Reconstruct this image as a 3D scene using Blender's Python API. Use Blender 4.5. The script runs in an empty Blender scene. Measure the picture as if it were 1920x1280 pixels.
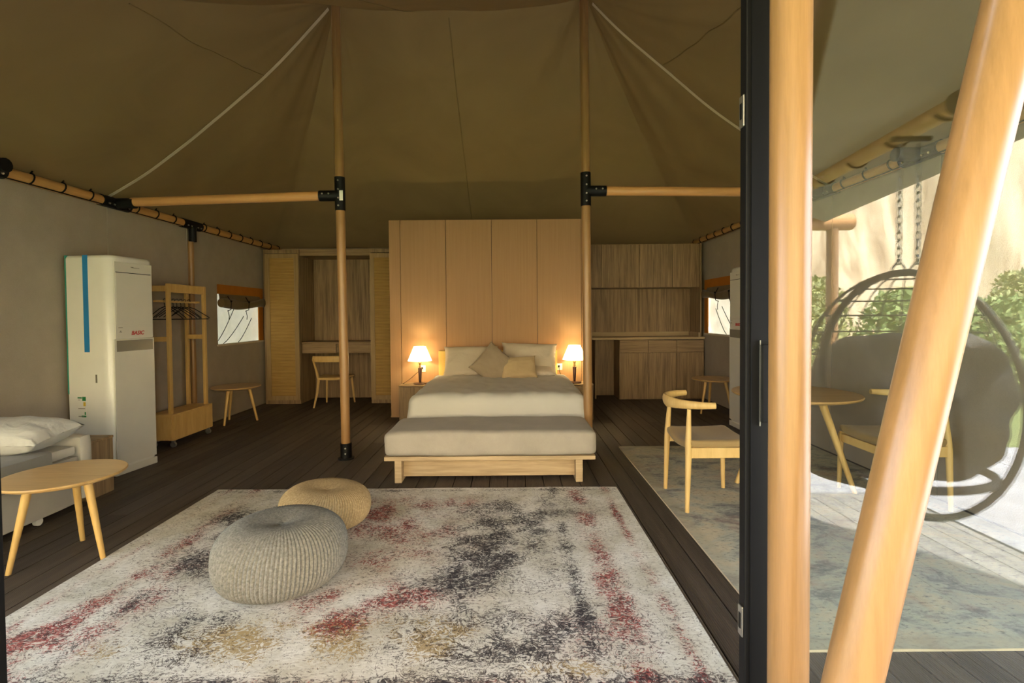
import bpy, bmesh, math, random
from mathutils import Vector, Matrix, Euler, noise as mnoise

random.seed(7)
SC = bpy.context.scene
COL = SC.collection
PI = math.pi

# ------------------------------------------------------------------ camera
FPX, PITCH, ROLL = 940.0, math.radians(1.35), 0.008
cam = bpy.data.cameras.new('camera')
cam.sensor_fit = 'HORIZONTAL'
cam.sensor_width = 36.0
cam.lens = 36.0 * FPX / 1920.0
cam.shift_x = (960.0 - 956.0) / 1920.0
cam.shift_y = -(640.0 - 612.0) / 1920.0
cam.clip_start = 0.02
cam.clip_end = 200
cam_o = bpy.data.objects.new('camera', cam)
COL.objects.link(cam_o)
cam_o.location = (0, 0, 1.35)
cam_o.rotation_euler = (Matrix.Rotation(PI / 2 - PITCH, 4, 'X') @ Matrix.Rotation(-ROLL, 4, 'Z')).to_euler()
SC.camera = cam_o

# ------------------------------------------------------------------ light and exposure
EXPOSURE = 1.60
WORLD = 3.4
SUN = 18.0
LAMP = 3.6
SC.view_settings.view_transform = 'Standard'
SC.view_settings.look = 'None'
SC.view_settings.exposure = EXPOSURE
SC.view_settings.gamma = 1.0
SC.view_settings.use_curve_mapping = False
SC.cycles.max_bounces = 10
SC.cycles.diffuse_bounces = 6
SC.cycles.transparent_max_bounces = 12
SC.cycles.sample_clamp_indirect = 6.0
SC.cycles.caustics_reflective = False
SC.cycles.caustics_refractive = False

w = bpy.data.worlds.new('sky')
w.use_nodes = True
SC.world = w
bg = w.node_tree.nodes['Background']
bg.inputs[0].default_value = (0.72, 0.82, 1.0, 1)
bg.inputs[1].default_value = WORLD
sun = bpy.data.lights.new('sun', 'SUN')
sun.energy = SUN
sun.angle = math.radians(1.5)
sun.color = (1.0, 0.93, 0.88)
sun_o = bpy.data.objects.new('sun', sun)
COL.objects.link(sun_o)
sun_o.rotation_euler = Vector((0.34, 0.62, 0.95)).to_track_quat('Z', 'Y').to_euler()
sun_o.location = (6, 5, 9)
ptl = bpy.data.lights.new('door_portal', 'AREA')
ptl.shape = 'RECTANGLE'
ptl.size = 6.8
ptl.size_y = 2.3
ptl.cycles.is_portal = True
ptl_o = bpy.data.objects.new('door_portal', ptl)
COL.objects.link(ptl_o)
ptl_o.location = (-0.4, 1.22, 1.2)
ptl_o.rotation_euler = (PI / 2, 0, 0)


# ------------------------------------------------------------------ materials
def lin(c):
    r = []
    for v in c[:3]:
        v = v / 255.0
        r.append(v / 12.92 if v <= 0.04045 else ((v + 0.055) / 1.055) ** 2.4)
    return (r[0], r[1], r[2], 1.0)


class NT:
    def __init__(s, name):
        s.m = bpy.data.materials.new(name)
        s.m.use_nodes = True
        s.t = s.m.node_tree
        s.b = s.t.nodes['Principled BSDF']
        s.out = s.t.nodes['Material Output']

    def n(s, kind, **kw):
        nd = s.t.nodes.new(kind)
        for k, v in kw.items():
            if k in nd.inputs:
                nd.inputs[k].default_value = v
            else:
                setattr(nd, k, v)
        return nd

    def l(s, a, b):
        s.t.links.new(a, b)

    def coord(s, scale=(1, 1, 1), rot=(0, 0, 0), rnd=True, out='Object'):
        tc = s.n('ShaderNodeTexCoord')
        mp = s.n('ShaderNodeMapping')
        mp.inputs['Scale'].default_value = scale
        mp.inputs['Rotation'].default_value = rot
        s.l(tc.outputs[out], mp.inputs['Vector'])
        if rnd:
            oi = s.n('ShaderNodeObjectInfo')
            ml = s.n('ShaderNodeMath', operation='MULTIPLY')
            ml.inputs[1].default_value = 37.0
            s.l(oi.outputs['Random'], ml.inputs[0])
            cb = s.n('ShaderNodeCombineXYZ')
            s.l(ml.outputs[0], cb.inputs[0])
            s.l(ml.outputs[0], cb.inputs[1])
            s.l(ml.outputs[0], cb.inputs[2])
            s.l(cb.outputs[0], mp.inputs['Location'])
        return mp.outputs[0]

    def noise(s, vec, scale, detail=3, rough=0.5, dist=0.0):
        nd = s.n('ShaderNodeTexNoise')
        nd.inputs['Scale'].default_value = scale
        nd.inputs['Detail'].default_value = detail
        nd.inputs['Roughness'].default_value = rough
        nd.inputs['Distortion'].default_value = dist
        s.l(vec, nd.inputs['Vector'])
        return nd.outputs['Fac']

    def ramp(s, fac, stops):
        r = s.n('ShaderNodeValToRGB')
        el = r.color_ramp.elements
        while len(el) < len(stops):
            el.new(0.5)
        for e, (p, c) in zip(el, stops):
            e.position = p
            e.color = c
        s.l(fac, r.inputs[0])
        return r.outputs[0]

    def math(s, op, a, b=None, c=None, clamp=False):
        m = s.n('ShaderNodeMath', operation=op)
        m.use_clamp = clamp
        for i, v in enumerate((a, b, c)):
            if v is None:
                continue
            if isinstance(v, (int, float)):
                m.inputs[i].default_value = v
            else:
                s.l(v, m.inputs[i])
        return m.outputs[0]

    def mix(s, fac, a, b):
        m = s.n('ShaderNodeMix', data_type='RGBA')
        for sock, v in ((m.inputs[0], fac), (m.inputs[6], a), (m.inputs[7], b)):
            if isinstance(v, (int, float)):
                sock.default_value = v
            elif isinstance(v, tuple):
                sock.default_value = v
            else:
                s.l(v, sock)
        return m.outputs[2]

    def bump(s, h, strength=0.3, dist=0.01):
        b = s.n('ShaderNodeBump')
        b.inputs['Strength'].default_value = strength
        b.inputs['Distance'].default_value = dist
        s.l(h, b.inputs['Height'])
        s.l(b.outputs[0], s.b.inputs['Normal'])


def plain(name, c, rough=0.5, metal=0.0, spec=0.5, var=0.06):
    t = NT(name)
    col = lin(c)
    if var > 0:
        v = t.coord((1, 1, 1))
        f = t.noise(v, 6.0, 3)
        d = tuple(x * (1 - var * 2) for x in col[:3]) + (1,)
        u = tuple(min(1, x * (1 + var * 2)) for x in col[:3]) + (1,)
        t.l(t.ramp(f, [(0.3, d), (0.7, u)]), t.b.inputs['Base Color'])
    else:
        t.b.inputs['Base Color'].default_value = col
    t.b.inputs['Roughness'].default_value = rough
    t.b.inputs['Metallic'].default_value = metal
    t.b.inputs['Specular IOR Level'].default_value = spec
    return t.m


def wood(name, c1, c2, scale=(10, 10, 0.7), rough=0.5, fine=9.0, bump=0.05, rot=(0, 0, 0), rnd=True, spec=0.4):
    t = NT(name)
    v = t.coord(scale, rot, rnd)
    a = t.noise(v, 1.6, 4, 0.6, 0.4)
    b = t.noise(v, fine, 3, 0.6, 0.2)
    m = t.math('ADD', t.math('MULTIPLY', a, 0.7), t.math('MULTIPLY', b, 0.3))
    t.l(t.ramp(m, [(0.34, lin(c2)), (0.62, lin(c1))]), t.b.inputs['Base Color'])
    t.b.inputs['Roughness'].default_value = rough
    t.b.inputs['Specular IOR Level'].default_value = spec
    t.bump(b, bump, 0.004)
    return t.m


def fabric(name, c, weave=500.0, bump=0.3, rough=0.95, var=0.05, wr=0.0, wrs=3.0):
    t = NT(name)
    v = t.coord((1, 1, 1))
    f = t.noise(v, weave, 2, 0.7)
    g = t.noise(v, 5.0, 4, 0.6)
    m = t.math('ADD', t.math('MULTIPLY', f, 0.5), t.math('MULTIPLY', g, 0.5))
    col = lin(c)
    d = tuple(x * (1 - var * 3) for x in col[:3]) + (1,)
    u = tuple(min(1, x * (1 + var * 3)) for x in col[:3]) + (1,)
    t.l(t.ramp(m, [(0.35, d), (0.65, u)]), t.b.inputs['Base Color'])
    t.b.inputs['Roughness'].default_value = rough
    t.b.inputs['Specular IOR Level'].default_value = 0.15
    if 'Sheen Weight' in t.b.inputs:
        t.b.inputs['Sheen Weight'].default_value = 0.15
    h = f
    if wr > 0:
        k = t.noise(v, wrs, 3, 0.55, 1.2)
        h = t.math('ADD', t.math('MULTIPLY', k, wr), t.math('MULTIPLY', f, 0.04))
    t.bump(h, bump, 0.01 if wr == 0 else 0.05)
    return t.m


M = {}
M['pole'] = wood('wood_print_pole', (164, 124, 80), (146, 110, 68), (22, 22, 1.2), 0.32, 12, 0.02, spec=0.5)
M['pine'] = wood('pine', (214, 176, 108), (194, 152, 86), (9, 9, 1.2), 0.4, 10)
M['pine_h'] = wood('pine_flat', (206, 168, 112), (186, 146, 92), (1.5, 12, 12), 0.33, 8)
M['ash'] = wood('pale_ash', (222, 188, 124), (206, 168, 104), (9, 9, 1.2), 0.42, 10)
M['laminate'] = wood('brown_laminate', (166, 138, 102), (112, 90, 66), (16, 16, 0.8), 0.55, 5, 0.03)
M['laminate_h'] = wood('brown_laminate_horizontal', (166, 138, 102), (122, 98, 72), (0.8, 16, 16), 0.55, 5, 0.03)
M['plank_oak'] = wood('greyed_oak', (196, 172, 136), (160, 136, 102), (0.9, 14, 16), 0.55, 6, 0.04)
M['oak_top'] = wood('pale_worktop', (186, 162, 124), (166, 142, 106), (0.9, 12, 12), 0.5, 6, 0.02)
M['panel'] = wood('tan_wall_panel', (172, 134, 96), (164, 126, 88), (30, 30, 0.6), 0.6, 6, 0.02)
M['black'] = plain('black_metal', (13, 13, 14), 0.55, 0.0, 0.25, 0.0)
M['steel'] = plain('steel', (190, 188, 180), 0.3, 0.9, 0.5, 0.0)
M['brass'] = plain('brass', (176, 144, 84), 0.3, 0.9, 0.5, 0.0)
M['darkwood'] = wood('dark_wood', (70, 40, 30), (46, 26, 20), (12, 12, 1), 0.35, 8)
M['white_gloss'] = plain('white_enamel', (206, 200, 186), 0.28, 0, 0.5, 0.01)
M['white_side'] = plain('white_enamel_side', (220, 216, 204), 0.22, 0, 0.5, 0.01)
M['grey_gloss'] = plain('grey_gloss', (128, 122, 108), 0.2, 0, 0.5, 0.0)
M['blue_tape'] = plain('blue_tape', (36, 120, 176), 0.5, 0, 0.4, 0.0)
M['teal_film'] = plain('teal_film', (50, 140, 120), 0.4, 0, 0.4, 0.0)
M['red_print'] = plain('red_print', (178, 30, 26), 0.5, 0, 0.4, 0.0)
M['grey_print'] = plain('grey_print', (120, 112, 96), 0.5, 0, 0.4, 0.0)
M['green_print'] = plain('green_print', (24, 120, 60), 0.5, 0, 0.4, 0.0)
M['yellow_print'] = plain('yellow_print', (206, 170, 50), 0.5, 0, 0.4, 0.0)
M['white_plastic'] = plain('white_plastic', (236, 234, 226), 0.4, 0, 0.5, 0.0)
M['wall'] = fabric('beige_wall_board', (164, 150, 132), 160, 0.12, 0.85, 0.03)
M['duvet'] = fabric('white_duvet', (194, 191, 184), 600, 0.35, 0.9, 0.01, 0.5, 2.2)
M['pillow'] = fabric('cream_pillowcase', (206, 194, 176), 600, 0.4, 0.9, 0.01, 0.4, 6)
M['pillow_grey'] = fabric('grey_pillowcase', (206, 202, 194), 600, 0.5, 0.9, 0.01, 0.5, 6)
M['cushion_taupe'] = fabric('taupe_cushion', (158, 142, 122), 500, 0.3, 0.95, 0.03, 0.3, 6)
M['cushion_tan'] = fabric('tan_cushion', (190, 168, 132), 500, 0.3, 0.95, 0.03, 0.3, 6)
M['bench_fabric'] = fabric('bench_linen', (168, 160, 148), 380, 0.25, 0.95, 0.04)
M['sofa'] = fabric('grey_sofa_fabric', (176, 170, 160), 500, 0.2, 0.95, 0.03)
M['sofa_cream'] = fabric('cream_sofa_fabric', (206, 200, 188), 500, 0.2, 0.95, 0.03)
M['throw'] = fabric('grey_throw', (138, 136, 134), 500, 0.3, 0.95, 0.03, 0.3, 4)
M['seat_tan'] = fabric('tan_seat_leather', (156, 130, 88), 300, 0.1, 0.6, 0.03)
M['headboard'] = fabric('cream_headboard', (226, 196, 116), 500, 0.1, 0.8, 0.02)
M['strap'] = fabric('white_webbing', (206, 190, 160), 500, 0.2, 0.9, 0.03)
M['cord'] = plain('black_cord', (24, 20, 16), 0.8, 0, 0.2, 0.0)
M['flap'] = fabric('khaki_window_flap', (112, 92, 60), 300, 0.3, 0.9, 0.03, 0.4, 8)
M['egg_fabric'] = fabric('charcoal_cushion', (84, 84, 80), 300, 0.4, 0.95, 0.06, 0.6, 9)
M['egg_frame'] = plain('grey_wicker_frame', (70, 70, 64), 0.6, 0, 0.4, 0.05)


def trans_fabric(name, c, tc, amount=0.5, wr=0.3, scale=2.0, weave=420.0):
    t = NT(name)
    v = t.coord((1, 1, 1), rnd=False)
    k = t.noise(v, scale, 4, 0.55, 1.0)
    f = t.noise(v, weave, 2, 0.6)
    col = lin(c)
    d = tuple(x * 0.86 for x in col[:3]) + (1,)
    t.l(t.ramp(k, [(0.3, d), (0.7, col)]), t.b.inputs['Base Color'])
    t.b.inputs['Roughness'].default_value = 0.9
    t.b.inputs['Specular IOR Level'].default_value = 0.1
    h = t.math('ADD', t.math('MULTIPLY', k, wr), t.math('MULTIPLY', f, 0.03))
    t.bump(h, 0.35, 0.05)
    tr = t.n('ShaderNodeBsdfTranslucent')
    tr.inputs[0].default_value = lin(tc)
    mx = t.n('ShaderNodeMixShader')
    mx.inputs[0].default_value = amount
    t.l(t.b.outputs[0], mx.inputs[1])
    t.l(tr.outputs[0], mx.inputs[2])
    t.l(mx.outputs[0], t.out.inputs[0])
    return t.m


M['canvas'] = trans_fabric('khaki_tent_canvas', (134, 112, 74), (130, 104, 60), 0.004, 0.5, 1.1)
M['canopy'] = trans_fabric('grey_khaki_awning', (150, 142, 118), (190, 180, 144), 0.04, 0.5, 1.1)
M['screen'] = trans_fabric('white_window_sheet', (214, 206, 186), (210, 198, 178), 0.13, 0.3, 5.0)
M['orange_canvas'] = trans_fabric('orange_canvas_band', (190, 120, 48), (200, 110, 24), 0.12, 0.2, 5.0)
M['shade'] = None


def make_shade():
    t = NT('lit_pleated_lampshade')
    t.b.inputs['Base Color'].default_value = lin((240, 232, 210))
    t.b.inputs['Roughness'].default_value = 0.9
    t.b.inputs['Emission Color'].default_value = (1.0, 0.86, 0.62, 1)
    t.b.inputs['Emission Strength'].default_value = 1.6
    tr = t.n('ShaderNodeBsdfTranslucent')
    tr.inputs[0].default_value = lin((250, 236, 200))
    mx = t.n('ShaderNodeMixShader')
    mx.inputs[0].default_value = 0.45
    t.l(t.b.outputs[0], mx.inputs[1])
    t.l(tr.outputs[0], mx.inputs[2])
    t.l(mx.outputs[0], t.out.inputs[0])
    return t.m


M['shade'] = make_shade()


def make_glass():
    t = NT('door_glass')
    gl = t.n('ShaderNodeBsdfGlossy')
    gl.inputs['Roughness'].default_value = 0.0
    gl.inputs['Color'].default_value = (1.0, 1.0, 1.0, 1)
    tr = t.n('ShaderNodeBsdfTransparent')
    tr.inputs[0].default_value = (0.94, 0.97, 0.95, 1)
    ge = t.n('ShaderNodeNewGeometry')
    dp = t.n('ShaderNodeVectorMath', operation='DOT_PRODUCT')
    t.l(ge.outputs['Incoming'], dp.inputs[0])
    t.l(ge.outputs['Normal'], dp.inputs[1])
    c = t.math('SUBTRACT', 1.0, t.math('ABSOLUTE', dp.outputs['Value']), clamp=True)
    f = t.math('MULTIPLY_ADD', t.math('POWER', c, 5.0), 0.93, 0.055, clamp=True)
    mx = t.n('ShaderNodeMixShader')
    t.l(f, mx.inputs[0])
    t.l(tr.outputs[0], mx.inputs[1])
    t.l(gl.outputs[0], mx.inputs[2])
    t.l(mx.outputs[0], t.out.inputs[0])
    return t.m


M['glass'] = make_glass()


def make_board():
    t = NT('ribbed_dark_deck_board')
    v = t.coord((14, 1.0, 6))
    a = t.noise(v, 1.2, 5, 0.6, 0.3)
    oi = t.n('ShaderNodeObjectInfo')
    m = t.math('ADD', t.math('MULTIPLY', a, 0.75), t.math('MULTIPLY', oi.outputs['Random'], 0.25))
    t.l(t.ramp(m, [(0.25, lin((62, 53, 47))), (0.75, lin((98, 86, 76)))]), t.b.inputs['Base Color'])
    t.b.inputs['Roughness'].default_value = 0.62
    t.b.inputs['Specular IOR Level'].default_value = 0.35
    tc = t.n('ShaderNodeTexCoord')
    wv = t.n('ShaderNodeTexWave', wave_type='BANDS', bands_direction='X', wave_profile='SIN')
    wv.inputs['Scale'].default_value = 32.0
    wv.inputs['Distortion'].default_value = 0.0
    t.l(tc.outputs['Object'], wv.inputs['Vector'])
    t.bump(wv.outputs['Fac'], 0.55, 0.004)
    return t.m


M['board'] = make_board()
M['porch_board'] = wood('grey_porch_board', (150, 146, 138), (120, 116, 108), (10, 0.8, 6), 0.7, 8, 0.05)


def make_rattan():
    t = NT('woven_rattan')
    tc = t.n('ShaderNodeTexCoord')
    wv = t.n('ShaderNodeTexWave', wave_type='BANDS', bands_direction='Z', wave_profile='SIN')
    wv.inputs['Scale'].default_value = 14.0
    wv.inputs['Distortion'].default_value = 0.6
    t.l(tc.outputs['Object'], wv.inputs['Vector'])
    v = t.coord((2, 2, 40))
    k = t.noise(v, 3, 3)
    m = t.math('ADD', t.math('MULTIPLY', wv.outputs['Fac'], 0.4), t.math('MULTIPLY', k, 0.6))
    t.l(t.ramp(m, [(0.25, lin((150, 116, 58))), (0.75, lin((196, 158, 90)))]), t.b.inputs['Base Color'])
    t.b.inputs['Roughness'].default_value = 0.7
    t.bump(wv.outputs['Fac'], 0.3, 0.004)
    return t.m


M['rattan'] = make_rattan()


def make_cliff():
    t = NT('pale_rock_face')
    v = t.coord((1.1, 1.1, 0.18), rnd=False)
    a = t.noise(v, 1.4, 6, 0.65, 0.6)
    t.l(t.ramp(a, [(0.3, lin((150, 126, 96))), (0.5, lin((206, 184, 150))), (0.7, lin((226, 208, 178)))]), t.b.inputs['Base Color'])
    t.b.inputs['Roughness'].default_value = 0.95
    return t.m


M['cliff'] = make_cliff()


def ground_mat(name, c1, c2, sc, rough=0.9):
    t = NT(name)
    v = t.coord((1, 1, 1), rnd=False)
    a = t.noise(v, sc, 6, 0.7)
    t.l(t.ramp(a, [(0.35, lin(c1)), (0.65, lin(c2))]), t.b.inputs['Base Color'])
    t.b.inputs['Roughness'].default_value = rough
    t.bump(a, 0.3, 0.02)
    return t.m


M['paving'] = ground_mat('light_paving', (146, 146, 146), (172, 172, 172), 2.0)
M['grass'] = ground_mat('grass', (84, 100, 50), (130, 140, 78), 20.0)
M['leaf'] = ground_mat('leaves', (110, 136, 66), (176, 188, 116), 3.0, 0.6)
M['leaf2'] = ground_mat('dry_leaves', (150, 156, 90), (200, 198, 136), 3.0, 0.6)


def make_rug(kind):
    t = NT('distressed_rug_' + kind)
    tc = t.n('ShaderNodeTexCoord')
    P0 = tc.outputs['Object']

    def mp(scale, loc=(0, 0, 0)):
        m = t.n('ShaderNodeMapping')
        m.inputs['Scale'].default_value = scale
        m.inputs['Location'].default_value = loc
        t.l(P0, m.inputs['Vector'])
        return m.outputs[0]
    at = t.n('ShaderNodeAttribute', attribute_name='mask')
    sp = t.n('ShaderNodeSeparateColor')
    t.l(at.outputs['Color'], sp.inputs[0])
    R, K, O = sp.outputs[0], sp.outputs[1], sp.outputs[2]
    if kind == 'red':
        def con(loc, sc, dist):
            n = t.noise(mp((1, 1.15, 1), loc), sc, 4, 0.62, dist)
            return t.math('ABSOLUTE', t.math('SUBTRACT', n, 0.5))
        a1, a2, a3 = con((0, 0, 0), 12.0, 2.4), con((7, 3, 0), 20.0, 1.6), con((2, 9, 0), 16.0, 2.0)
        wear = t.noise(mp((45, 75, 1), (1, 2, 0)), 1.5, 3, 0.65)
        weft = t.noise(mp((18, 90, 1), (5, 6, 0)), 1.2, 3, 0.6)
        big = t.noise(mp((1, 1, 1), (4, 8, 0)), 2.3, 3, 0.6)
        worn = t.math('SUBTRACT', t.math('ADD', t.math('MULTIPLY', wear, 0.5), t.math('MULTIPLY', weft, 0.5)), 0.5)

        def ink(dens, c, width, lo=0.0):
            # motif lines thicken with the dye left in the pile, broken by wear
            d = t.math('ADD', t.math('MULTIPLY', dens, width), lo)
            d = t.math('ADD', d, t.math('MULTIPLY', worn, 0.16))
            return t.math('MULTIPLY', t.math('SUBTRACT', d, c), 45.0, clamp=True)
        cr = t.ramp(t.noise(mp((30, 80, 1)), 1.2, 3), [(0.3, lin((214, 210, 204))), (0.7, lin((238, 236, 232)))])
        soft = t.ramp(t.noise(mp((1, 1, 1), (3, 1, 0)), 4.0, 4, 0.6), [(0.4, lin((255, 255, 255))), (0.65, lin((226, 224, 216)))])
        mm = t.n('ShaderNodeMix', data_type='RGBA', blend_type='MULTIPLY')
        mm.inputs[0].default_value = 1.0
        t.l(cr, mm.inputs[6])
        t.l(soft, mm.inputs[7])
        c = mm.outputs[2]
        c = t.mix(t.math('MULTIPLY', R, 0.38, clamp=True), c, lin((204, 158, 146)))
        c = t.mix(t.math('MULTIPLY', K, 0.30, clamp=True), c, lin((150, 150, 152)))
        c = t.mix(t.math('MULTIPLY', ink(O, a3, 0.10, -0.012), 0.75), c, lin((164, 134, 72)))
        c = t.mix(t.math('MULTIPLY', ink(R, a2, 0.085, -0.012), 0.85), c, lin((156, 58, 56)))
        c = t.mix(t.math('MULTIPLY', ink(t.math('ADD', K, t.math('MULTIPLY', R, 0.6)), a1, 0.05, 0.016), 0.8), c, lin((74, 60, 62)))
        c = t.mix(t.math('MULTIPLY', ink(K, a3, 0.085, -0.010), 0.85), c, lin((50, 49, 56)))
    else:
        n1 = t.noise(mp((1, 1.6, 1)), 3.0, 6, 0.7, 0.6)
        n2 = t.noise(mp((20, 40, 1)), 1.5, 4, 0.65)
        c = t.ramp(n1, [(0.38, lin((130, 130, 130))), (0.5, lin((178, 178, 166))), (0.62, lin((196, 186, 164)))])
        a = t.math('MULTIPLY', t.math('SUBTRACT', n2, 0.55), 7, clamp=True)
        c = t.mix(t.math('MULTIPLY', a, 0.8), c, lin((92, 94, 100)))
        b = t.math('MULTIPLY', t.math('SUBTRACT', 0.42, n2), 8, clamp=True)
        c = t.mix(t.math('MULTIPLY', b, 0.6), c, lin((206, 204, 192)))
        n3 = t.noise(mp((1.3, 1.3, 1), (5, 1, 0)), 2.5, 4, 0.6)
        d = t.math('MULTIPLY', t.math('SUBTRACT', n3, 0.55), 6, clamp=True)
        c = t.mix(t.math('MULTIPLY', d, 0.35), c, lin((160, 108, 96)))
        c = t.mix(t.math('MULTIPLY', R, 0.5), c, lin((176, 168, 148)))
    t.l(c, t.b.inputs['Base Color'])
    t.b.inputs['Roughness'].default_value = 1.0
    t.b.inputs['Specular IOR Level'].default_value = 0.05
    t.bump(t.noise(mp((300, 300, 1)), 1.0, 2), 0.3, 0.004)
    return t.m


M['rug_red'] = make_rug('red')
M['rug_grey'] = make_rug('grey')


def knit(name, c1, c2):
    t = NT(name)
    v = t.coord((1, 1, 1))
    f = t.noise(v, 90, 3, 0.7)
    m = t.math('MULTIPLY', f, 1.0)
    t.l(t.ramp(m, [(0.3, lin(c2)), (0.7, lin(c1))]), t.b.inputs['Base Color'])
    t.b.inputs['Roughness'].default_value = 1.0
    t.b.inputs['Specular IOR Level'].default_value = 0.05
    t.bump(m, 0.4, 0.006)
    return t.m


M['knit_grey'] = knit('grey_knit', (150, 147, 140), (106, 104, 98))
M['knit_tan'] = knit('tan_knit', (196, 172, 132), (156, 132, 96))


# ------------------------------------------------------------------ mesh helpers
class MB:
    """collects shapes into one mesh"""

    def __init__(s):
        s.v, s.f = [], []

    def add(s, vs, fs):
        o = len(s.v)
        s.v += [tuple(x) for x in vs]
        s.f += [tuple(i + o for i in f) for f in fs]
        return s

    def box(s, x0, x1, y0, y1, z0, z1, mat=None):
        vs = [Vector((x, y, z)) for z in (z0, z1) for y in (y0, y1) for x in (x0, x1)]
        if mat:
            vs = [mat @ v for v in vs]
        return s.add(vs, [(0, 2, 3, 1), (4, 5, 7, 6), (0, 1, 5, 4), (2, 6, 7, 3), (0, 4, 6, 2), (1, 3, 7, 5)])

    def tube(s, pts, radii, n=12, caps=True, sq=None):
        pts = [Vector(p) for p in pts]
        if isinstance(radii, (int, float)):
            radii = [radii] * len(pts)
        vs, fs = [], []
        up = None
        for i, p in enumerate(pts):
            d = (pts[min(i + 1, len(pts) - 1)] - pts[max(i - 1, 0)]).normalized()
            if up is None:
                up = Vector((0, 0, 1)) if abs(d.z) < 0.9 else Vector((1, 0, 0))
            a = d.cross(up).normalized()
            b = a.cross(d).normalized()
            up = b
            r = radii[i]
            ra, rb = (r if isinstance(r, tuple) else (r, r))
            for k in range(n):
                t = 2 * PI * (k + 0.5) / n
                vs.append(p + a * math.cos(t) * ra + b * math.sin(t) * rb)
        m = len(pts)
        for i in range(m - 1):
            for k in range(n):
                k2 = (k + 1) % n
                fs.append((i * n + k, i * n + k2, (i + 1) * n + k2, (i + 1) * n + k))
        if caps:
            fs.append(tuple(range(n))[::-1])
            fs.append(tuple((m - 1) * n + k for k in range(n)))
        return s.add(vs, fs)

    def lathe(s, prof, n=32, c=(0, 0, 0)):
        vs, fs = [], []
        for r, z in prof:
            for k in range(n):
                t = 2 * PI * k / n
                vs.append((c[0] + r * math.cos(t), c[1] + r * math.sin(t), c[2] + z))
        for i in range(len(prof) - 1):
            for k in range(n):
                k2 = (k + 1) % n
                fs.append((i * n + k, i * n + k2, (i + 1) * n + k2, (i + 1) * n + k))
        fs.append(tuple(range(n))[::-1])
        fs.append(tuple((len(prof) - 1) * n + k for k in range(n)))
        return s.add(vs, fs)

    def grid(s, fn, nu, nv, closed_u=False):
        vs = [fn(i / nu, j / nv) for j in range(nv + 1) for i in range(nu + 1)]
        fs = [(j * (nu + 1) + i, j * (nu + 1) + i + 1, (j + 1) * (nu + 1) + i + 1, (j + 1) * (nu + 1) + i)
              for j in range(nv) for i in range(nu)]
        return s.add(vs, fs)

    def rbox(s, sx, sy, sz, r, seg=(6, 6, 3), c=(0, 0, 0), fn=None):
        """rounded box centred on c, made from a subdivided shell"""
        bm = bmesh.new()
        hx, hy, hz = sx / 2, sy / 2, sz / 2
        nx, ny, nz = seg
        idx = {}

        def vert(i, j, k):
            key = (i, j, k)
            if key not in idx:
                p = Vector((-hx + sx * i / nx, -hy + sy * j / ny, -hz + sz * k / nz))
                q = Vector((max(-hx + r, min(hx - r, p.x)), max(-hy + r, min(hy - r, p.y)), max(-hz + r, min(hz - r, p.z))))
                d = p - q
                if d.length > 1e-9:
                    p = q + d.normalized() * r
                if fn:
                    p = Vector(fn(p))
                idx[key] = bm.verts.new(p + Vector(c))
            return idx[key]
        for i in range(nx):
            for j in range(ny):
                bm.faces.new([vert(i, j, 0), vert(i, j + 1, 0), vert(i + 1, j + 1, 0), vert(i + 1, j, 0)])
                bm.faces.new([vert(i, j, nz), vert(i + 1, j, nz), vert(i + 1, j + 1, nz), vert(i, j + 1, nz)])
        for i in range(nx):
            for k in range(nz):
                bm.faces.new([vert(i, 0, k), vert(i + 1, 0, k), vert(i + 1, 0, k + 1), vert(i, 0, k + 1)])
                bm.faces.new([vert(i, ny, k), vert(i, ny, k + 1), vert(i + 1, ny, k + 1), vert(i + 1, ny, k)])
        for j in range(ny):
            for k in range(nz):
                bm.faces.new([vert(0, j, k), vert(0, j, k + 1), vert(0, j + 1, k + 1), vert(0, j + 1, k)])
                bm.faces.new([vert(nx, j, k), vert(nx, j + 1, k), vert(nx, j + 1, k + 1), vert(nx, j, k + 1)])
        bm.verts.index_update()
        s.add([v.co for v in bm.verts], [[v.index for v in f.verts] for f in bm.faces])
        bm.free()
        return s

    def mesh(s, name, mat, smooth=False):
        me = bpy.data.meshes.new(name)
        me.from_pydata(s.v, [], s.f)
        me.materials.append(mat)
        if smooth:
            me.shade_smooth()
        me.update()
        return me

    def build(s, name, mat, parent=None, smooth=False, bevel=0.0, label=None, loc=None, kind=None, seg=2, weld=False):
        me = s.mesh(name, mat, smooth)
        o = bpy.data.objects.new(name, me)
        COL.objects.link(o)
        if parent:
            o.parent = parent
        if loc:
            o.location = loc
        if bevel > 0:
            b = o.modifiers.new('bevel', 'BEVEL')
            b.width = bevel
            b.segments = seg
            b.limit_method = 'ANGLE'
            b.angle_limit = math.radians(50)
        if smooth:
            mark_sharp(me)
        if label:
            o['label'] = label
        if kind:
            o['kind'] = kind
        return o


def mark_sharp(me, ang=50):
    bm = bmesh.new()
    bm.from_mesh(me)
    bmesh.ops.recalc_face_normals(bm, faces=bm.faces[:])
    for e in bm.edges:
        if len(e.link_faces) == 2 and e.calc_face_angle(0) > math.radians(ang):
            e.smooth = False
    bm.to_mesh(me)
    bm.free()


def tag(o, label=None, cat=None, group=None, kind=None):
    if label:
        o['label'] = label
    if cat:
        o['category'] = cat
    if group:
        o['group'] = group
    if kind:
        o['kind'] = kind
    return o


def thing(name, label, cat, loc=(0, 0, 0), rz=0, group=None):
    o = bpy.data.objects.new(name, None)
    COL.objects.link(o)
    o.location = loc
    o.rotation_euler = (0, 0, rz)
    o.empty_display_size = 0.1
    return tag(o, label, cat, group)


def struct(name, loc=(0, 0, 0)):
    o = bpy.data.objects.new(name, None)
    COL.objects.link(o)
    o.location = loc
    o['kind'] = 'structure'
    return o


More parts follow.
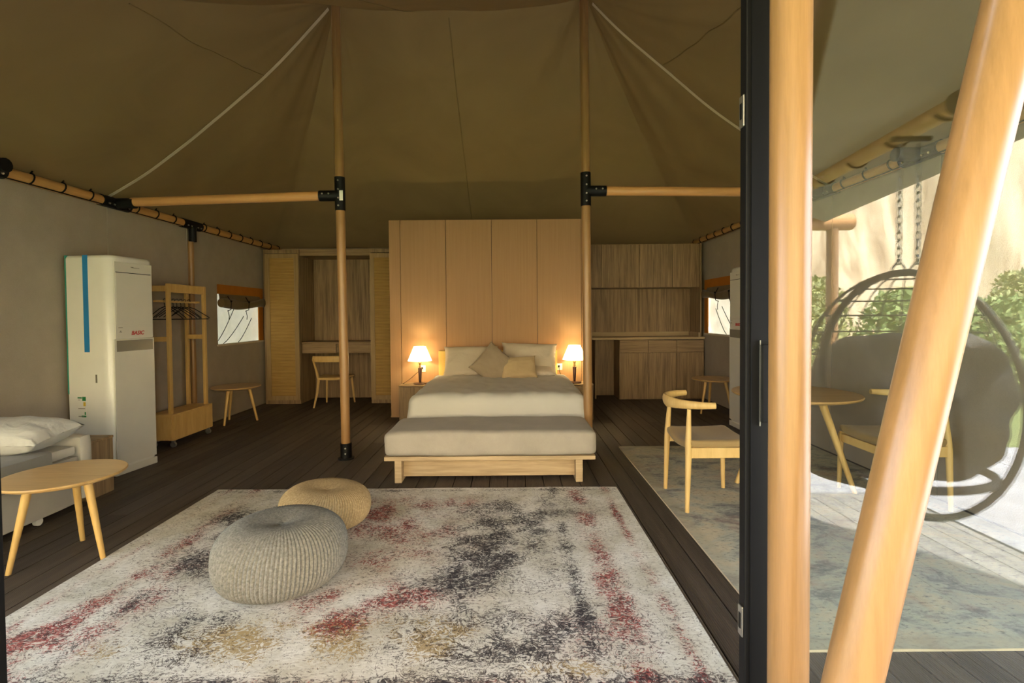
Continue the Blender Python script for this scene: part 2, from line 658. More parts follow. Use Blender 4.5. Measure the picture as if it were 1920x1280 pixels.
def copy_tree(o, parent=None):
    c = o.copy()
    COL.objects.link(c)
    if parent:
        c.parent = parent
    for ch in list(o.children):
        copy_tree(ch, c)
    return c


def text_obj(s, size, mat, name, parent, matrix, shear=0.0, bold=0.0):
    cu = bpy.data.curves.new('lettering', 'FONT')
    cu.body = s
    cu.size = size
    cu.extrude = 0.0006
    cu.offset = bold
    cu.shear = shear
    cu.align_x = 'CENTER'
    cu.align_y = 'CENTER'
    tmp = bpy.data.objects.new('lettering', cu)
    COL.objects.link(tmp)
    dg = bpy.context.evaluated_depsgraph_get()
    me = bpy.data.meshes.new_from_object(tmp.evaluated_get(dg))
    bpy.data.objects.remove(tmp)
    me.materials.clear()
    me.materials.append(mat)
    o = bpy.data.objects.new(name, me)
    COL.objects.link(o)
    o.parent = parent
    o.matrix_local = matrix
    return o


def nz(x, y, z, s=1.0):
    return mnoise.noise(Vector((x * s, y * s, z * s)))


# ------------------------------------------------------------------ room shell
XL, XR, YF, YB = -3.83, 3.08, 1.26, 8.34

floor = struct('floor')
MB().box(XL - .1, XR + .1, YF, YB + .1, -0.08, -0.03).build('subfloor', M['black'], floor)
BW = 0.1445
nb = int((XR - XL + .2) / BW) + 1
bmesh_cache = {}


def board_mesh(l):
    key = round(l, 3)
    if key not in bmesh_cache:
        bmesh_cache[key] = MB().box(-BW / 2 + .0035, BW / 2 - .0035, 0, l, -0.03, 0).mesh('floor_board', M['board'])
    return bmesh_cache[key]


for i in range(nb):
    x = XL - .1 + BW * (i + .5)
    cut = [3.4, 5.3, 4.4, 6.2][i % 4]
    for (a, b) in ((YF, cut), (cut + .004, YB + .1)):
        o = bpy.data.objects.new('floor_board', board_mesh(b - a))
        COL.objects.link(o)
        o.parent = floor
        o.location = (x, a, 0)

wl = struct('wall_left')
for (a, b) in ((YF, 2.4), (2.4, 3.6), (3.6, 4.8), (4.8, 5.98)):
    MB().box(XL - .05, XL, a + .003, b - .003, 0, 2.51).build('wall_panel', M['wall'], wl, bevel=.004)
WY0, WY1 = 6.57, 7.76


def wall_win_panel(x0, x1, a, b, z0, z1, parent, y0, y1):
    m = MB()
    m.box(x0, x1, y0, a, 0, 2.54).box(x0, x1, b, y1, 0, 2.54)
    m.box(x0, x1, a, b, 0, z0).box(x0, x1, a, b, z1, 2.54)
    m.build('wall_panel', M['wall'], parent)


wall_win_panel(XL - .05, XL, WY0, WY1, 0.99, 1.78, wl, 5.986, YB)
wr = struct('wall_right')
for (a, b) in ((YF, 2.4), (2.4, 3.6), (3.6, 4.8), (4.8, 5.98)):
    MB().box(XR, XR + .05, a + .003, b - .003, 0, 2.58).build('wall_panel', M['wall'], wr, bevel=.004)
wall_win_panel(XR, XR + .05, WY0 + .1, WY1 + .14, 1.04, 1.87, wr, 5.986, YB)
wb = struct('wall_back')
MB().box(XL - .05, XR + .05, YB, YB + .05, 0, 2.5).build('wall_panel', M['wall'], wb)

# ceiling: hipped canvas with a ridge between the two poles
RA, RB = Vector((-1.585, 4.7, 4.27)), Vector((0.715, 4.7, 4.30))
EXL, EXR, EYF, EYB = XL - .03, XR + .03, YF - .06, YB + .02


def eave_pt(s):
    """s in 0..4 round the eave: left, back, right, front"""
    k = int(s) % 4
    t = s - int(s)
    zl, zr = 2.505, 2.57
    if k == 0:
        return Vector((EXL, EYF + (EYB - EYF) * t, zl - .04 * t))
    if k == 1:
        return Vector((EXL + (EXR - EXL) * t, EYB, 2.465 + .025 * t))
    if k == 2:
        return Vector((EXR, EYB + (EYF - EYB) * t, 2.49 + .08 * t))
    return Vector((EXR + (EXL - EXR) * t, EYF, zr + (zl - zr) * t))


def roof_pt(s, t):
    e = eave_pt(s)
    f = (max(RA.x, min(RB.x, e.x)) - RA.x) / (RB.x - RA.x)
    r = RA.lerp(RB, f)
    r.z -= 0.10 * 4 * f * (1 - f)
    p = r.lerp(e, t)
    p.z -= 0.17 * 4 * t * (1 - t) * (1 - .25 * t)
    p.z += (0.035 * nz(p.x, p.y, 3.1, 1.6) + .022 * nz(2.3 * math.cos(s * PI / 2) * 1.7, 2.3 * math.sin(s * PI / 2) * 1.7, t * .5, 2.4)) * min(1, 6 * t * (1 - t))
    return p


cl = struct('ceiling')
MB().grid(lambda u, v: roof_pt(u * 4 if u < 1 else 3.99999, v), 176, 26).build('canvas_roof', M['canvas'], cl, smooth=True)


def seam(s0, s1, t0, t1, r=.005):
    pts = []
    for i in range(31):
        k = i / 30
        p = roof_pt(s0 + (s1 - s0) * k, t0 + (t1 - t0) * k)
        p.z -= .002
        pts.append(p)
    MB().tube(pts, r, 5).build('canvas_seam', M['canvas'], cl)


seam(1.475, 1.475, 0.02, .9, .004)
seam(3.55, 3.62, 0.1, .95, .004)
seam(0.02, 0.50, .40, .30)
seam(2.98, 2.50, .40, .30)
# front gable strip of canvas above the glass doors
MB().box(XL - .05, XR + .05, YF - .02, YF, 2.36, 2.52).build('front_valance', M['canvas'], cl)


# eave poles with black lacing
def eave_pole(name_label, X, z, y0, y1, joints, sgn, step0=.28):
    t = thing('eave_pole', name_label, 'pole', (X, y0, z))
    MB().tube([(0, 0, 0), (0, y1 - y0, 0)], .045, 16).build('pole', M['pole_x'], t, smooth=True)
    for jy, down in joints:
        m = MB().tube([(0, jy - y0 - .17, 0), (0, jy - y0 + .17, 0)], .053, 16)
        if down:
            m.tube([(sgn * .02, jy - y0, -.03), (sgn * .02, jy - y0, -.2)], .042, 14)
        else:
            m.tube([(sgn * .03, jy - y0, 0), (sgn * .2, jy - y0, -.0)], .05, 14)
        j = m.build('joint', M['black'], t, smooth=True)
        for q in (-.12, -.06, .06, .12):
            MB().tube([(sgn * .045, jy - y0 + q, -.02), (sgn * .058, jy - y0 + q, -.026)], .008, 8).build('bolt', M['steel'], j)
    y = y0 + .12
    while y < y1 - .05:
        if all(abs(y - jy) > .2 for jy, _ in joints):
            pts = []
            for k in range(9):
                a = -1.1 + 2.9 * k / 8
                pts.append((sgn * math.cos(a) * .051, y - y0 + .05 * k / 8, math.sin(a) * .051))
            pts.append((sgn * .0, y - y0 + .06, .075))
            MB().tube(pts, .006, 6).build('lacing_loop', M['cord'], t)
        y += step0
    MB().tube([(sgn * .03, 0, -.044), (sgn * .03, y1 - y0, -.044)], .005, 6).build('lacing_cord', M['cord'], t)
    return t


M['pole_x'] = wood('wood_print_beam', (206, 156, 94), (186, 136, 80), (22, 1.2, 22), 0.35, 12, 0.02)
M['pole_h'] = wood('wood_print_crossbar', (214, 160, 104), (196, 142, 88), (1.2, 22, 22), 0.32, 12, 0.02)
eave_pole('long wood-printed eave pole laced in black along the left wall top', XL + .05, 2.445, YF + .05, 8.25,
          [(3.60, False), (4.83, False), (5.98, True)], 1)
eave_pole('wood-printed eave pole laced in black along the right wall top', XR - .05, 2.50, YF + .05, 8.25,
          [(3.7, False), (4.83, False), (5.98, True)], -1)

# wall post under the eave joint, behind the clothes rack
t = thing('wall_post', 'slim wood-printed post on the left wall behind the clothes rack', 'post', (XL + .045, 5.98, 0))
MB().tube([(0, 0, 0), (0, 0, 2.26)], .032, 14).build('post', M['pole'], t, smooth=True)
MB().tube([(0, 0, 0), (0, 0, .06)], .04, 14).build('collar', M['black'], t, smooth=True)
t = thing('wall_post', 'slim wood-printed post on the right wall behind the tall air conditioner', 'post', (XR - .045, 5.98, 0))
MB().tube([(0, 0, 0), (0, 0, 2.31)], .032, 14).build('post', M['pole'], t, smooth=True)
MB().tube([(0, 0, 0), (0, 0, .06)], .04, 14).build('collar', M['black'], t, smooth=True)


# ---- the two main tent poles
def tent_pole(label, x, zt, lean, ztee, side, foot=True):
    t = thing('tent_pole', label, 'pole', (x, 4.72, 0))

    def P_(z):
        return (lean * z, 0, z)
    MB().tube([P_(.12), P_(ztee)], .042, 20).build('lower_pole', M['pole'], t, smooth=True)
    MB().tube([P_(ztee), P_(zt)], .042, 20).build('upper_pole', M['pole'], t, smooth=True)
    m = MB().tube([P_(ztee - .14), P_(ztee + .17)], .048, 20)
    x0 = lean * ztee
    m.tube([(x0, 0, ztee), (x0 + side * .19, 0, ztee)], .05, 18)
    j = m.build('tee_joint', M['black'], t, smooth=True)
    for dz in (-.1, -.03, .05, .13):
        MB().tube([(x0, -.05, ztee + dz), (x0, -.058, ztee + dz)], .008, 8).build('bolt', M['steel'], j)
    for dx in (.09, .15):
        MB().tube([(x0 + side * dx, -.047, ztee + .01), (x0 + side * dx, -.055, ztee + .01)], .008, 8).build('bolt', M['steel'], j)
    f = MB().tube([P_(.0), P_(.15)], .053, 20).lathe([(.075, 0), (.075, .012), (.05, .014)], 20).build('foot_collar', M['black'], t, smooth=True)
    for dz in (.06, .11):
        MB().tube([(0.01, -.05, dz), (0.01, -.058, dz)], .008, 8).build('bolt', M['steel'], f)
    return t


tp = tent_pole('left main wood-printed tent pole standing alone on the dark floor', -1.56, 4.26, -.008, 2.475, -1)
MB().box(-.006, .026, -.062, -.056, 2.42, 2.51).build('paper_sticker', M['white_plastic'], tp, label='white paper sticker on the black joint')
tent_pole('right main wood-printed tent pole rising beside the bed and bench', .735, 4.29, -.006, 2.50, 1)


def cross_beam(label, x0, x1, y0, y1, z0, z1):
    t = thing('cross_beam', label, 'beam', (x0, y0, z0))
    MB().tube([(0, 0, 0), (x1 - x0, y1 - y0, z1 - z0)], .043, 18).build('beam', M['pole_h'], t, smooth=True)


cross_beam('wood-printed cross beam from the left eave to the left tent pole', XL + .22, -1.76, 4.83, 4.72, 2.455, 2.475)
cross_beam('wood-printed cross beam from the right tent pole to the right eave', .90, XR - .22, 4.72, 4.83, 2.50, 2.50)


def strap(label, s, side, ysq):
    pts = []
    m = MB()
    n = 40
    for i in range(n + 1):
        k = .03 + .96 * i / n
        p = roof_pt(s, k)
        p.z -= .012
        pts.append(p)
    vs, fs = [], []
    for p in pts:
        vs += [p + Vector((0, -.018, 0)), p + Vector((0, .018, 0)), p + Vector((0, .018, .004)), p + Vector((0, -.018, .004))]
    for i in range(n):
        a, b = i * 4, i * 4 + 4
        for q in range(4):
            fs.append((a + q, a + (q + 1) % 4, b + (q + 1) % 4, b + q))
    m.add(vs, fs)
    o = m.build('webbing_strap', M['strap'])
    tag(o, label, 'strap')


strap('white webbing strap sagging from the left pole top to the left wall', (4.80 - EYF) / (EYB - EYF), -1, 0)
strap('white webbing strap sagging from the right pole top towards the right wall', 2 + (EYB - 4.80) / (EYB - EYF), 1, 0)


# ---- windows
def make_window(name, X, y0, y1, z0, z1, sgn):
    """sgn: +1 = opening faces +X (left wall)"""
    t = struct(name, (X, 0, 0))
    o1, o2 = -sgn * .001, sgn * .014
    a, b = min(o1, o2), max(o1, o2)
    # orange canvas bands round the opening
    MB().box(a, b, y0, y1, z1 - .125, z1).build('orange_band', M['orange_canvas'], t)
    MB().box(a, b, y1 - .13, y1, z0, z1 - .125).build('orange_band', M['orange_canvas'], t)
    MB().box(sgn * .004 - .012, sgn * .004 + .012, y0 - .02, y1 + .02, z0 - .025, z0).build('window_sill', M['strap'], t)
    # wrinkled translucent sheet outside

    def f(u, v):
        y = y0 - .1 + (y1 - y0 + .2) * u
        z = z0 - .1 + (z1 - z0 + .2) * v
        q = (y * .8 - z * 1.1) * 5.5
        d = .02 * abs(math.sin(q + 1.5 * nz(y, z, 0, 1.3))) ** .35 + .01 * nz(y, z, 4, 5)
        return (-sgn * (.10 - d), y, z)
    MB().grid(f, 60, 40).build('white_sheet', M['screen'], t, smooth=True)
    # creases: dark tubes before the sheet stand in for shade in its folds
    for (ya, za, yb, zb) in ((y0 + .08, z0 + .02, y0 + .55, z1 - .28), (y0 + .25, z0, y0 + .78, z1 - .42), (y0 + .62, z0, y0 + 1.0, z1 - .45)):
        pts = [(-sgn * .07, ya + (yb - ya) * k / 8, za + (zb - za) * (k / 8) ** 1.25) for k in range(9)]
        MB().tube(pts, .005, 5).build('crease_shade', M['cord'], t)
    # rolled-up flap with ties
    yc0, yc1 = y0 + .01, y1 - .10
    MB().grid(lambda u, v: (sgn * (.012 + .012 * math.sin(v * 3)), yc0 + (yc1 - yc0) * u, z1 - .12 - .12 * v), 10, 4).build('flap_top', M['flap'], t)
    n = 26
    pts, rad = [], []
    for i in range(n + 1):
        k = i / n
        pts.append((sgn * .045, yc0 + (yc1 + .06 - yc0) * k, z1 - .265 + .02 * math.cos(k * 6) + .03 * k))
        rad.append((.038 + .012 * math.sin(k * 9 + 1), .058 + .012 * math.sin(k * 7)))
    MB().tube(pts, rad, 14).build('rolled_flap', M['flap'], t, smooth=True)
    for yy in (y0 + .16, y0 + .62):
        c = MB().tube([(sgn * .05, yy, z1 - .15), (sgn * .098, yy, z1 - .24), (sgn * .09, yy, z1 - .33), (sgn * .04, yy + .01, z1 - .35)], .006, 6)
        c.tube([(sgn * .05, yy, z1 - .34), (sgn * .05, yy + .03, z1 - .42), (sgn * .05, yy + .02, z1 - .47)], .005, 6)
        c.lathe([(.006, -.012), (.015, 0), (.006, .012)], 8, (sgn * .098, yy, z1 - .22))
        c.build('tie_cord', M['cord'], t)
    return t


make_window('window_1', XL, WY0, WY1, 0.99, 1.78, 1)
make_window('window_2', XR, WY0 + .1, WY1 + .14, 1.04, 1.87, -1)


# ------------------------------------------------------------------ glass doors and front posts
def glass_door(name, x0, x1, stile_x):
    t = struct(name, (0, 1.28, 0))
    st = .11
    MB().box(x0, x0 + st, 0, .034, 0, 2.36).build('stile', M['black'], t, bevel=.003)
    MB().box(x1 - st, x1, 0, .034, 0, 2.36).build('stile', M['black'], t, bevel=.003)
    MB().box(x0 + st, x1 - st, 0, .034, 2.27, 2.36).build('top_rail', M['black'], t, bevel=.003)
    MB().box(x0 + st, x1 - st, 0, .034, 0, .07).build('bottom_rail', M['black'], t, bevel=.003)
    MB().box(x0 + st - .005, x1 - st + .005, .014, .020, .065, 2.275).build('glass_pane', M['glass'], t)
    return t


d1 = glass_door('door_1', .602, 3.05, 0)
for z in (1.865, .545):
    MB().box(.597, .602, .005, .029, z - .04, z + .04).build('latch_plate', M['steel'], d1, bevel=.002)
    MB().box(.5955, .598, .012, .022, z - .02, z + .02).build('latch_slot', M['black'], d1)
MB().box(.640, .665, -.012, 0, 1.07, 1.27).build('handle', M['black'], d1, bevel=.003)
MB().box(.637, .6395, -.004, 0, 1.06, 1.28).build('handle_edge', M['steel'], d1)
MB().box(.615, .6175, -.003, 0, .02, 2.34).build('stile_bead', M['black'], d1)
d2 = glass_door('door_2', -3.80, -1.345, 0)
# head track over both doors
trk = struct('trim_1')
MB().box(XL, XR, 1.26, 1.34, 2.36, 2.42).build('door_track', M['black'], trk, bevel=.004)
MB().box(XL, XR, 1.27, 1.33, -.004, .004).build('floor_track', M['black'], trk)

t = thing('porch_post', 'upright wood-printed post right beside the black door frame', 'post', (.650, 1.165, 0))
MB().tube([(0, 0, 0), (0, 0, 2.9)], .0440, 28).build('post', M['pole'], t, smooth=True)
MB().lathe([(.07, 0), (.07, .012), (.055, .014), (.055, .12), (.05, .121)], 24).build('foot_collar', M['black'], t, smooth=True)
t = thing('brace_pole', 'slanting wood-printed brace pole in front of the glass door', 'pole', (.493, .93, 0))
MB().tube([(0, 0, 0), (.62, 0, 2.75)], .046, 28).build('pole', M['pole'], t, smooth=True)
MB().tube([(0, 0, 0), (.024, 0, .12)], .058, 24).build('foot_collar', M['black'], t, smooth=True)

# ------------------------------------------------------------------ headboard wall
hw = struct('wall_partition')
segs = [(-1.59, -1.44), (-1.44, -.84), (-.84, -.235), (-.235, .365), (.365, .95), (.95, 1.03)]
for a, b in segs:
    MB().box(a + .003, b - .003, 6.64, 6.67, 0, 2.605).build('wall_panel', M['panel'], hw)
MB().box(-1.585, 1.025, 6.668, 6.92, 0, 2.585).build('core', M['darkwood'], hw)
MB().box(-1.592, 1.032, 6.636, 6.64, 0, .012).build('plinth', M['panel'], hw)

# ------------------------------------------------------------------ built-in wardrobe with desk niche (left back)
WYF = 7.72


def rattan_door(par, x0, x1, z0=.06, z1=2.31):
    d = MB()
    w_ = .065
    d.box(x0, x0 + w_, WYF - .022, WYF, z0, z1).box(x1 - w_, x1, WYF - .022, WYF, z0, z1)
    d.box(x0 + w_, x1 - w_, WYF - .022, WYF, z1 - w_, z1).box(x0 + w_, x1 - w_, WYF - .022, WYF, z0, z0 + w_)
    do = d.build('door', M['plank_oak_v'], par)
    MB().box(x0 + w_ - .004, x1 - w_ + .004, WYF - .012, WYF - .004, z0 + w_ - .004, z1 - w_ + .004).build('rattan_panel', M['rattan'], do, label='woven rattan infill panel')


M['plank_oak_v'] = wood('oak_door_frame', (176, 148, 104), (150, 122, 84), (14, 14, .9), 0.5, 6, 0.03)
t = thing('wardrobe', 'tall wardrobe with rattan door beside the left back window', 'wardrobe', (0, 0, 0))
MB().box(-3.78, -3.235, WYF, YB - .01, 0, .06).box(-3.78, -3.235, WYF, YB - .01, 2.32, 2.38).box(-3.78, -3.75, WYF, YB - .01, .06, 2.32).box(-3.255, -3.235, WYF, YB - .01, .06, 2.32).box(-3.75, -3.255, YB - .03, YB - .01, .06, 2.32).build('body', M['laminate'], t, bevel=.002)
rattan_door(t, -3.745, -3.24)
t = thing('wardrobe', 'tall wardrobe with rattan door half hidden behind the headboard wall', 'wardrobe', (0, 0, 0))
MB().box(-2.145, -1.55, WYF, YB - .01, 0, .06).box(-2.145, -1.55, WYF, YB - .01, 2.32, 2.38).box(-2.145, -2.125, WYF, YB - .01, .06, 2.32).box(-1.57, -1.55, WYF, YB - .01, .06, 2.32).box(-2.125, -1.57, YB - .03, YB - .01, .06, 2.32).build('body', M['laminate'], t, bevel=.002)
rattan_door(t, -2.14, -1.56)
t = thing('desk', 'built-in brown desk with two drawers in the panelled niche', 'desk', (0, 0, 0))
MB().box(-3.23, -2.15, YB - .05, YB - .02, 0, 2.28).build('back_panel', M['laminate'], t)
MB().box(-3.23, -2.15, WYF + .02, YB - .02, 2.28, 2.38).build('top_board', M['laminate_h'], t, bevel=.002)
MB().box(-3.23, -2.15, WYF + .04, YB - .05, .925, .95).build('desktop', M['laminate_h'], t, bevel=.002)
MB().box(-3.23, -2.15, WYF + .07, YB - .05, .775, .79).box(-3.23, -3.215, WYF + .07, YB - .05, .79, .925).box(-2.165, -2.15, WYF + .07, YB - .05, .79, .925).build('drawer_box', M['laminate_h'], t)
MB().box(-3.225, -2.70, WYF + .05, WYF + .07, .78, .92).build('drawer', M['laminate_h'], t, bevel=.002)
MB().box(-2.69, -2.155, WYF + .05, WYF + .07, .78, .92).build('drawer', M['laminate_h'], t, bevel=.002)


# desk chair
def desk_chair(loc):
    t = thing('desk_chair', 'pale wooden chair with curved backrest tucked at the niche desk', 'chair', loc)
    # faces +Y; back at y=0
    for sx in (-1, 1):
        MB().tube([(sx * .235, -.03, 0), (sx * .20, .02, .22), (sx * .185, .05, .42)], [.013, .018, .02], 10).build('leg', M['ash'], t, smooth=True)
        MB().tube([(sx * .185, .05, .40), (sx * .21, .02, .55), (sx * .245, -.015, .72)], [.02, .018, .014], 10).build('back_post', M['ash'], t, smooth=True)
        MB().tube([(sx * .22, .45, 0), (sx * .19, .40, .42)], [.013, .02], 10).build('leg', M['ash'], t, smooth=True)
    pts = [(.26 * math.sin(a), -.03 + .07 * (1 - math.cos(a)) * 1.2 - .02, .72) for a in [(-1.35 + 2.7 * k / 14) for k in range(15)]]
    MB().tube(pts, [(.012, .045)] * 15, 12).build('backrest', M['ash'], t, smooth=True)
    MB().rbox(.44, .42, .045, .02, (8, 8, 4), (0, .23, .43), lambda p: (p.x * (1.05 if p.y > 0 else .95), p.y, p.z - .012 * (1 - (p.x / .22) ** 2))).build('seat', M['ash'], t, smooth=True)


desk_chair((-2.66, 7.38, 0))

# ------------------------------------------------------------------ kitchenette cabinets (right back)
KF = 7.86
t = thing('wall_cabinet', 'brown wood-grain wall cupboard run high above the right counter', 'cabinet', (0, 0, 0))
MB().box(1.04, 2.98, KF + .02, YB - .01, 1.76, 2.44).build('body', M['laminate'], t)
for a, b in ((1.05, 1.432), (1.44, 2.032), (2.04, 2.547), (2.555, 2.955)):
    MB().box(a, b, KF, KF + .018, 1.765, 2.43).build('door', M['laminate'], t, bevel=.002)
t = thing('base_cabinet', 'brown base cabinet with three drawers under the right counter', 'cabinet', (0, 0, 0))
MB().box(1.72, 3.05, KF + .02, YB - .01, .0, .935).build('body', M['laminate'], t)
for a, b in ((1.725, 2.163), (2.171, 2.612), (2.620, 3.045)):
    MB().box(a, b, KF, KF + .018, .745, .93).build('drawer', M['laminate_h'], t, bevel=.003)
    MB().box(a, b, KF, KF + .018, .01, .735).build('door', M['laminate'], t, bevel=.003)
t = thing('back_panel', 'brown wood-grain panel behind the right counter', 'panel', (0, 0, 0))
MB().box(1.04, 3.05, YB - .03, YB - .012, 0.0, 1.76).build('panel', M['laminate'], t)
MB().box(2.985, 3.005, KF, YB - .03, .985, 2.44).build('side_panel', M['laminate'], t, label='vertical end panel at the right window')
MB().box(1.35, 1.37, KF + .1, YB - .03, 0, .93).build('side_panel', M['laminate'], t)
t = thing('worktop', 'long pale wooden worktop running along the right back wall', 'worktop', (0, 0, 0))
MB().box(1.04, 3.05, KF - .03, YB - .03, .945, .98).build('top', M['oak_top'], t, bevel=.003)
MB().box(1.04, 2.98, YB - .055, YB - .032, .98, 1.05).build('upstand', M['oak_top'], t, bevel=.002)
MB().box(2.958, 2.982, KF, YB - .056, .98, 1.05).build('upstand', M['oak_top'], t, bevel=.002)


# ------------------------------------------------------------------ bed, bench, nightstands
t = thing('bed', 'double bed made up with white duvet against the tan headboard wall', 'bed', (-.125, 0, 0))
MB().box(-.80, .80, 4.78, 6.62, .06, .30).build('bed_base', M['plank_oak'], t, bevel=.004)
for sx in (-1, 1):
    for y in (4.88, 6.5):
        MB().box(sx * .72 - .03, sx * .72 + .03, y - .03, y + .03, 0, .06).build('leg', M['plank_oak'], t)
MB().box(-.81, .74, 6.54, 6.63, .05, .885).build('headboard', M['headboard'], t, bevel=.006)
MB().rbox(1.62, 1.84, .24, .05, (10, 12, 4), (0, 5.64, .42)).build('mattress', M['pillow'], t, smooth=True)


def duv(p):
    x, y, z = p
    top = max(0, min(1, (z + .1) / .2))
    k = .016 * nz(x, y, z, 3.0) + .012 * nz(x * 1.5, y, z, 7) + .006 * nz(x, y, z, 16)
    side = abs(x) / .86
    z2 = z + k - .012 * side ** 4 + .02 * (1 - top) * math.sin(x * 14 + 2 * nz(x, y, 0, 3))
    front = 1 if y < -.6 else 0
    x2 = x * (1 + .03 * (1 - top))
    y2 = y + (.012 * math.sin(x * 11) * (1 - top) - .03 * (1 - top)) * front
    return (x2, y2, z2)


MB().rbox(1.70, 1.66, .42, .085, (48, 44, 14), (0, 5.53, .395), duv).build('duvet', M['duvet'], t, smooth=True)


def pillow_mesh(w_, h_, th, seed=0, n=22):
    """lying in XY, centred, thickness along Z"""
    m = MB()

    def f(sgn):
        def g(u, v):
            a, b = u * 2 - 1, v * 2 - 1
            ea, eb = 1 - abs(a) ** 2.6, 1 - abs(b) ** 2.6
            z = th / 2 * (max(ea, 0) * max(eb, 0)) ** .42
            z *= 1 + .18 * nz(a * 2 + seed, b * 2, sgn, 1.0)
            pin = 1 - .075 * (1 - abs(b) ** 3) * abs(a) ** 4
            pin2 = 1 - .075 * (1 - abs(a) ** 3) * abs(b) ** 4
            z += .006 * nz(a * 3 + seed, b * 3, 5, 2.0)
            return (a * w_ / 2 * pin, b * h_ / 2 * pin2, sgn * z)
        return g
    m.grid(f(1), n, n)
    m.grid(f(-1), n, n)
    return m


def pillow(name, label, cat, w_, h_, th, loc, rot, mat, group=None, seed=0):
    o = pillow_mesh(w_, h_, th, seed).build(name, mat, None, smooth=True)
    o.location = loc
    o.rotation_euler = rot
    bm = bmesh.new()
    bm.from_mesh(o.data)
    bmesh.ops.remove_doubles(bm, verts=bm.verts[:], dist=.0008)
    bmesh.ops.recalc_face_normals(bm, faces=bm.faces[:])
    bm.to_mesh(o.data)
    bm.free()
    tag(o, label, cat, group)
    return o


pillow('pillow', 'cream bed pillow on the left, leaning behind the taupe cushion', 'pillow', .70, .44, .17, (-.50, 6.36, .76), (math.radians(58), 0, .03), M['pillow'], 'pillows on the bed', 1)
pillow('pillow', 'cream bed pillow propped on the right against the headboard', 'pillow', .72, .46, .18, (.24, 6.36, .78), (math.radians(62), .03, -.05), M['pillow'], 'pillows on the bed', 4)
pillow('pillow', 'flat cream bed pillow on the right, lying under the propped one', 'pillow', .70, .46, .12, (.22, 6.24, .655), (math.radians(8), 0, 0), M['pillow'], 'pillows on the bed', 7)
pillow('cushion', 'taupe square cushion standing on its corner amid the pillows', 'cushion', .43, .43, .15, (-.20, 6.02, .745), (math.radians(64), math.radians(38), math.radians(-12)), M['cushion_taupe'], None, 2)
pillow('cushion', 'small tan cushion leaning in front of the right bed pillow', 'cushion', .44, .30, .12, (.10, 6.0, .715), (math.radians(56), math.radians(-3), math.radians(4)), M['cushion_tan'], None, 9)

t = thing('bench', 'wooden bench with linen cushion at the foot of the bed', 'bench', (-.165, 4.0, 0))
MB().box(-.855, .845, 0, .60, .182, .214).build('plank', M['plank_oak'], t, bevel=.003)
for x in (-.745, .715):
    MB().box(x - .028, x + .028, .01, .56, 0, .182).build('leg', M['plank_oak'], t, bevel=.002)
MB().box(-.717, .687, .09, .12, .03, .182).build('front_board', M['plank_oak'], t, bevel=.002)


def cush(p):
    x, y, z = p
    return (x + .006 * nz(x, y, z, 4), y + .004 * nz(x, y, z, 5), z + .006 * nz(x, y, z, 3) - (.012 * (abs(x) / .85) ** 6 if z > 0 else 0))


MB().rbox(1.71, .61, .205, .04, (40, 16, 10), (0, .295, .317), cush).build('seat_cushion', M['bench_fabric'], t, smooth=True)


def nightstand(label, x0, x1, door_side):
    t = thing('nightstand', label, 'nightstand', (x0, 6.34, 0))
    w_ = x1 - x0
    MB().box(0, w_, 0.02, .30, 0, .445).build('body', M['laminate'], t, bevel=.002)
    MB().box(-.0, w_, 0, .30, .446, .464).build('top', M['laminate_h'], t, bevel=.002)
    MB().box(.02, w_ - .02, 0, .018, .01, .44).build('door', M['laminate'], t, bevel=.002)


nightstand('brown wooden nightstand at the left side of the bed', -1.42, -.98, 1)
nightstand('brown wooden nightstand at the right side of the bed', .735, 1.055, -1)


def lamp(label, x, y, z):
    t = thing('table_lamp', label, 'lamp', (x, y, z))
    MB().lathe([(.0, 0), (.085, 0), (.088, .008), (.085, .016), (.02, .020), (.0, .02)], 28).build('base', M['darkwood'], t, smooth=True)
    MB().lathe([(.014, .018), (.016, .03), (.025, .205), (.022, .21), (.0, .212)], 20).build('stem', M['darkwood'], t, smooth=True)
    MB().tube([(0, 0, .21), (0, 0, .31)], .007, 10).lathe([(.012, .215), (.016, .225), (.010, .24), (.014, .262), (.02, .275), (.013, .29)], 16).tube([(-.022, 0, .31), (-.026, 0, .285), (0, 0, .26)], .0025, 6).tube([(.022, 0, .31), (.026, 0, .285), (0, 0, .26)], .0025, 6).build('socket', M['brass'], t, smooth=True)
    n = 60
    vs, fs = [], []
    prof = [(.155, .305), (.150, .315), (.078, .485), (.074, .485), (.146, .313), (.155, .305)]
    prof = [(.152, .302), (.075, .488)]
    for r, zz in prof:
        for k in range(n):
            a = 2 * PI * k / n
            rr = r * (1 + (.018 if k % 2 else -.018))
            vs.append((rr * math.cos(a), rr * math.sin(a), zz))
    for k in range(n):
        k2 = (k + 1) % n
        fs.append((k, k2, n + k2, n + k))
    sh = MB().add(vs, fs).build('shade', M['shade'], t)
    sh.modifiers.new('solid', 'SOLIDIFY').thickness = .002
    ld = bpy.data.lights.new('bulb_light', 'POINT')
    ld.energy = LAMP
    ld.color = (1.0, .85, .46)
    ld.shadow_soft_size = .03
    lo = bpy.data.objects.new('bulb_light', ld)
    COL.objects.link(lo)
    lo.parent = t
    lo.location = (0, 0, .39)
    MB().lathe([(.0, -.045), (.02, -.04), (.028, -.01), (.02, .02), (.0, .03)], 14, (0, 0, .36)).build('bulb', M['shade'], t, smooth=True)
    return t


lamp('lit table lamp with pleated white shade on the left nightstand', -1.165, 6.46, .464)
lamp('lit table lamp with pleated white shade on the right nightstand', .83, 6.46, .464)


def socket(label, x, z):
    t = thing('power_socket', label, 'socket', (x, 6.634, z))
    MB().box(-.045, .045, -.004, .004, -.043, .043).build('plate', M['white_plastic'], t, bevel=.004)
    MB().box(-.012, .012, -.022, -.004, -.004, .022).build('plug', M['black'], t, bevel=.003)


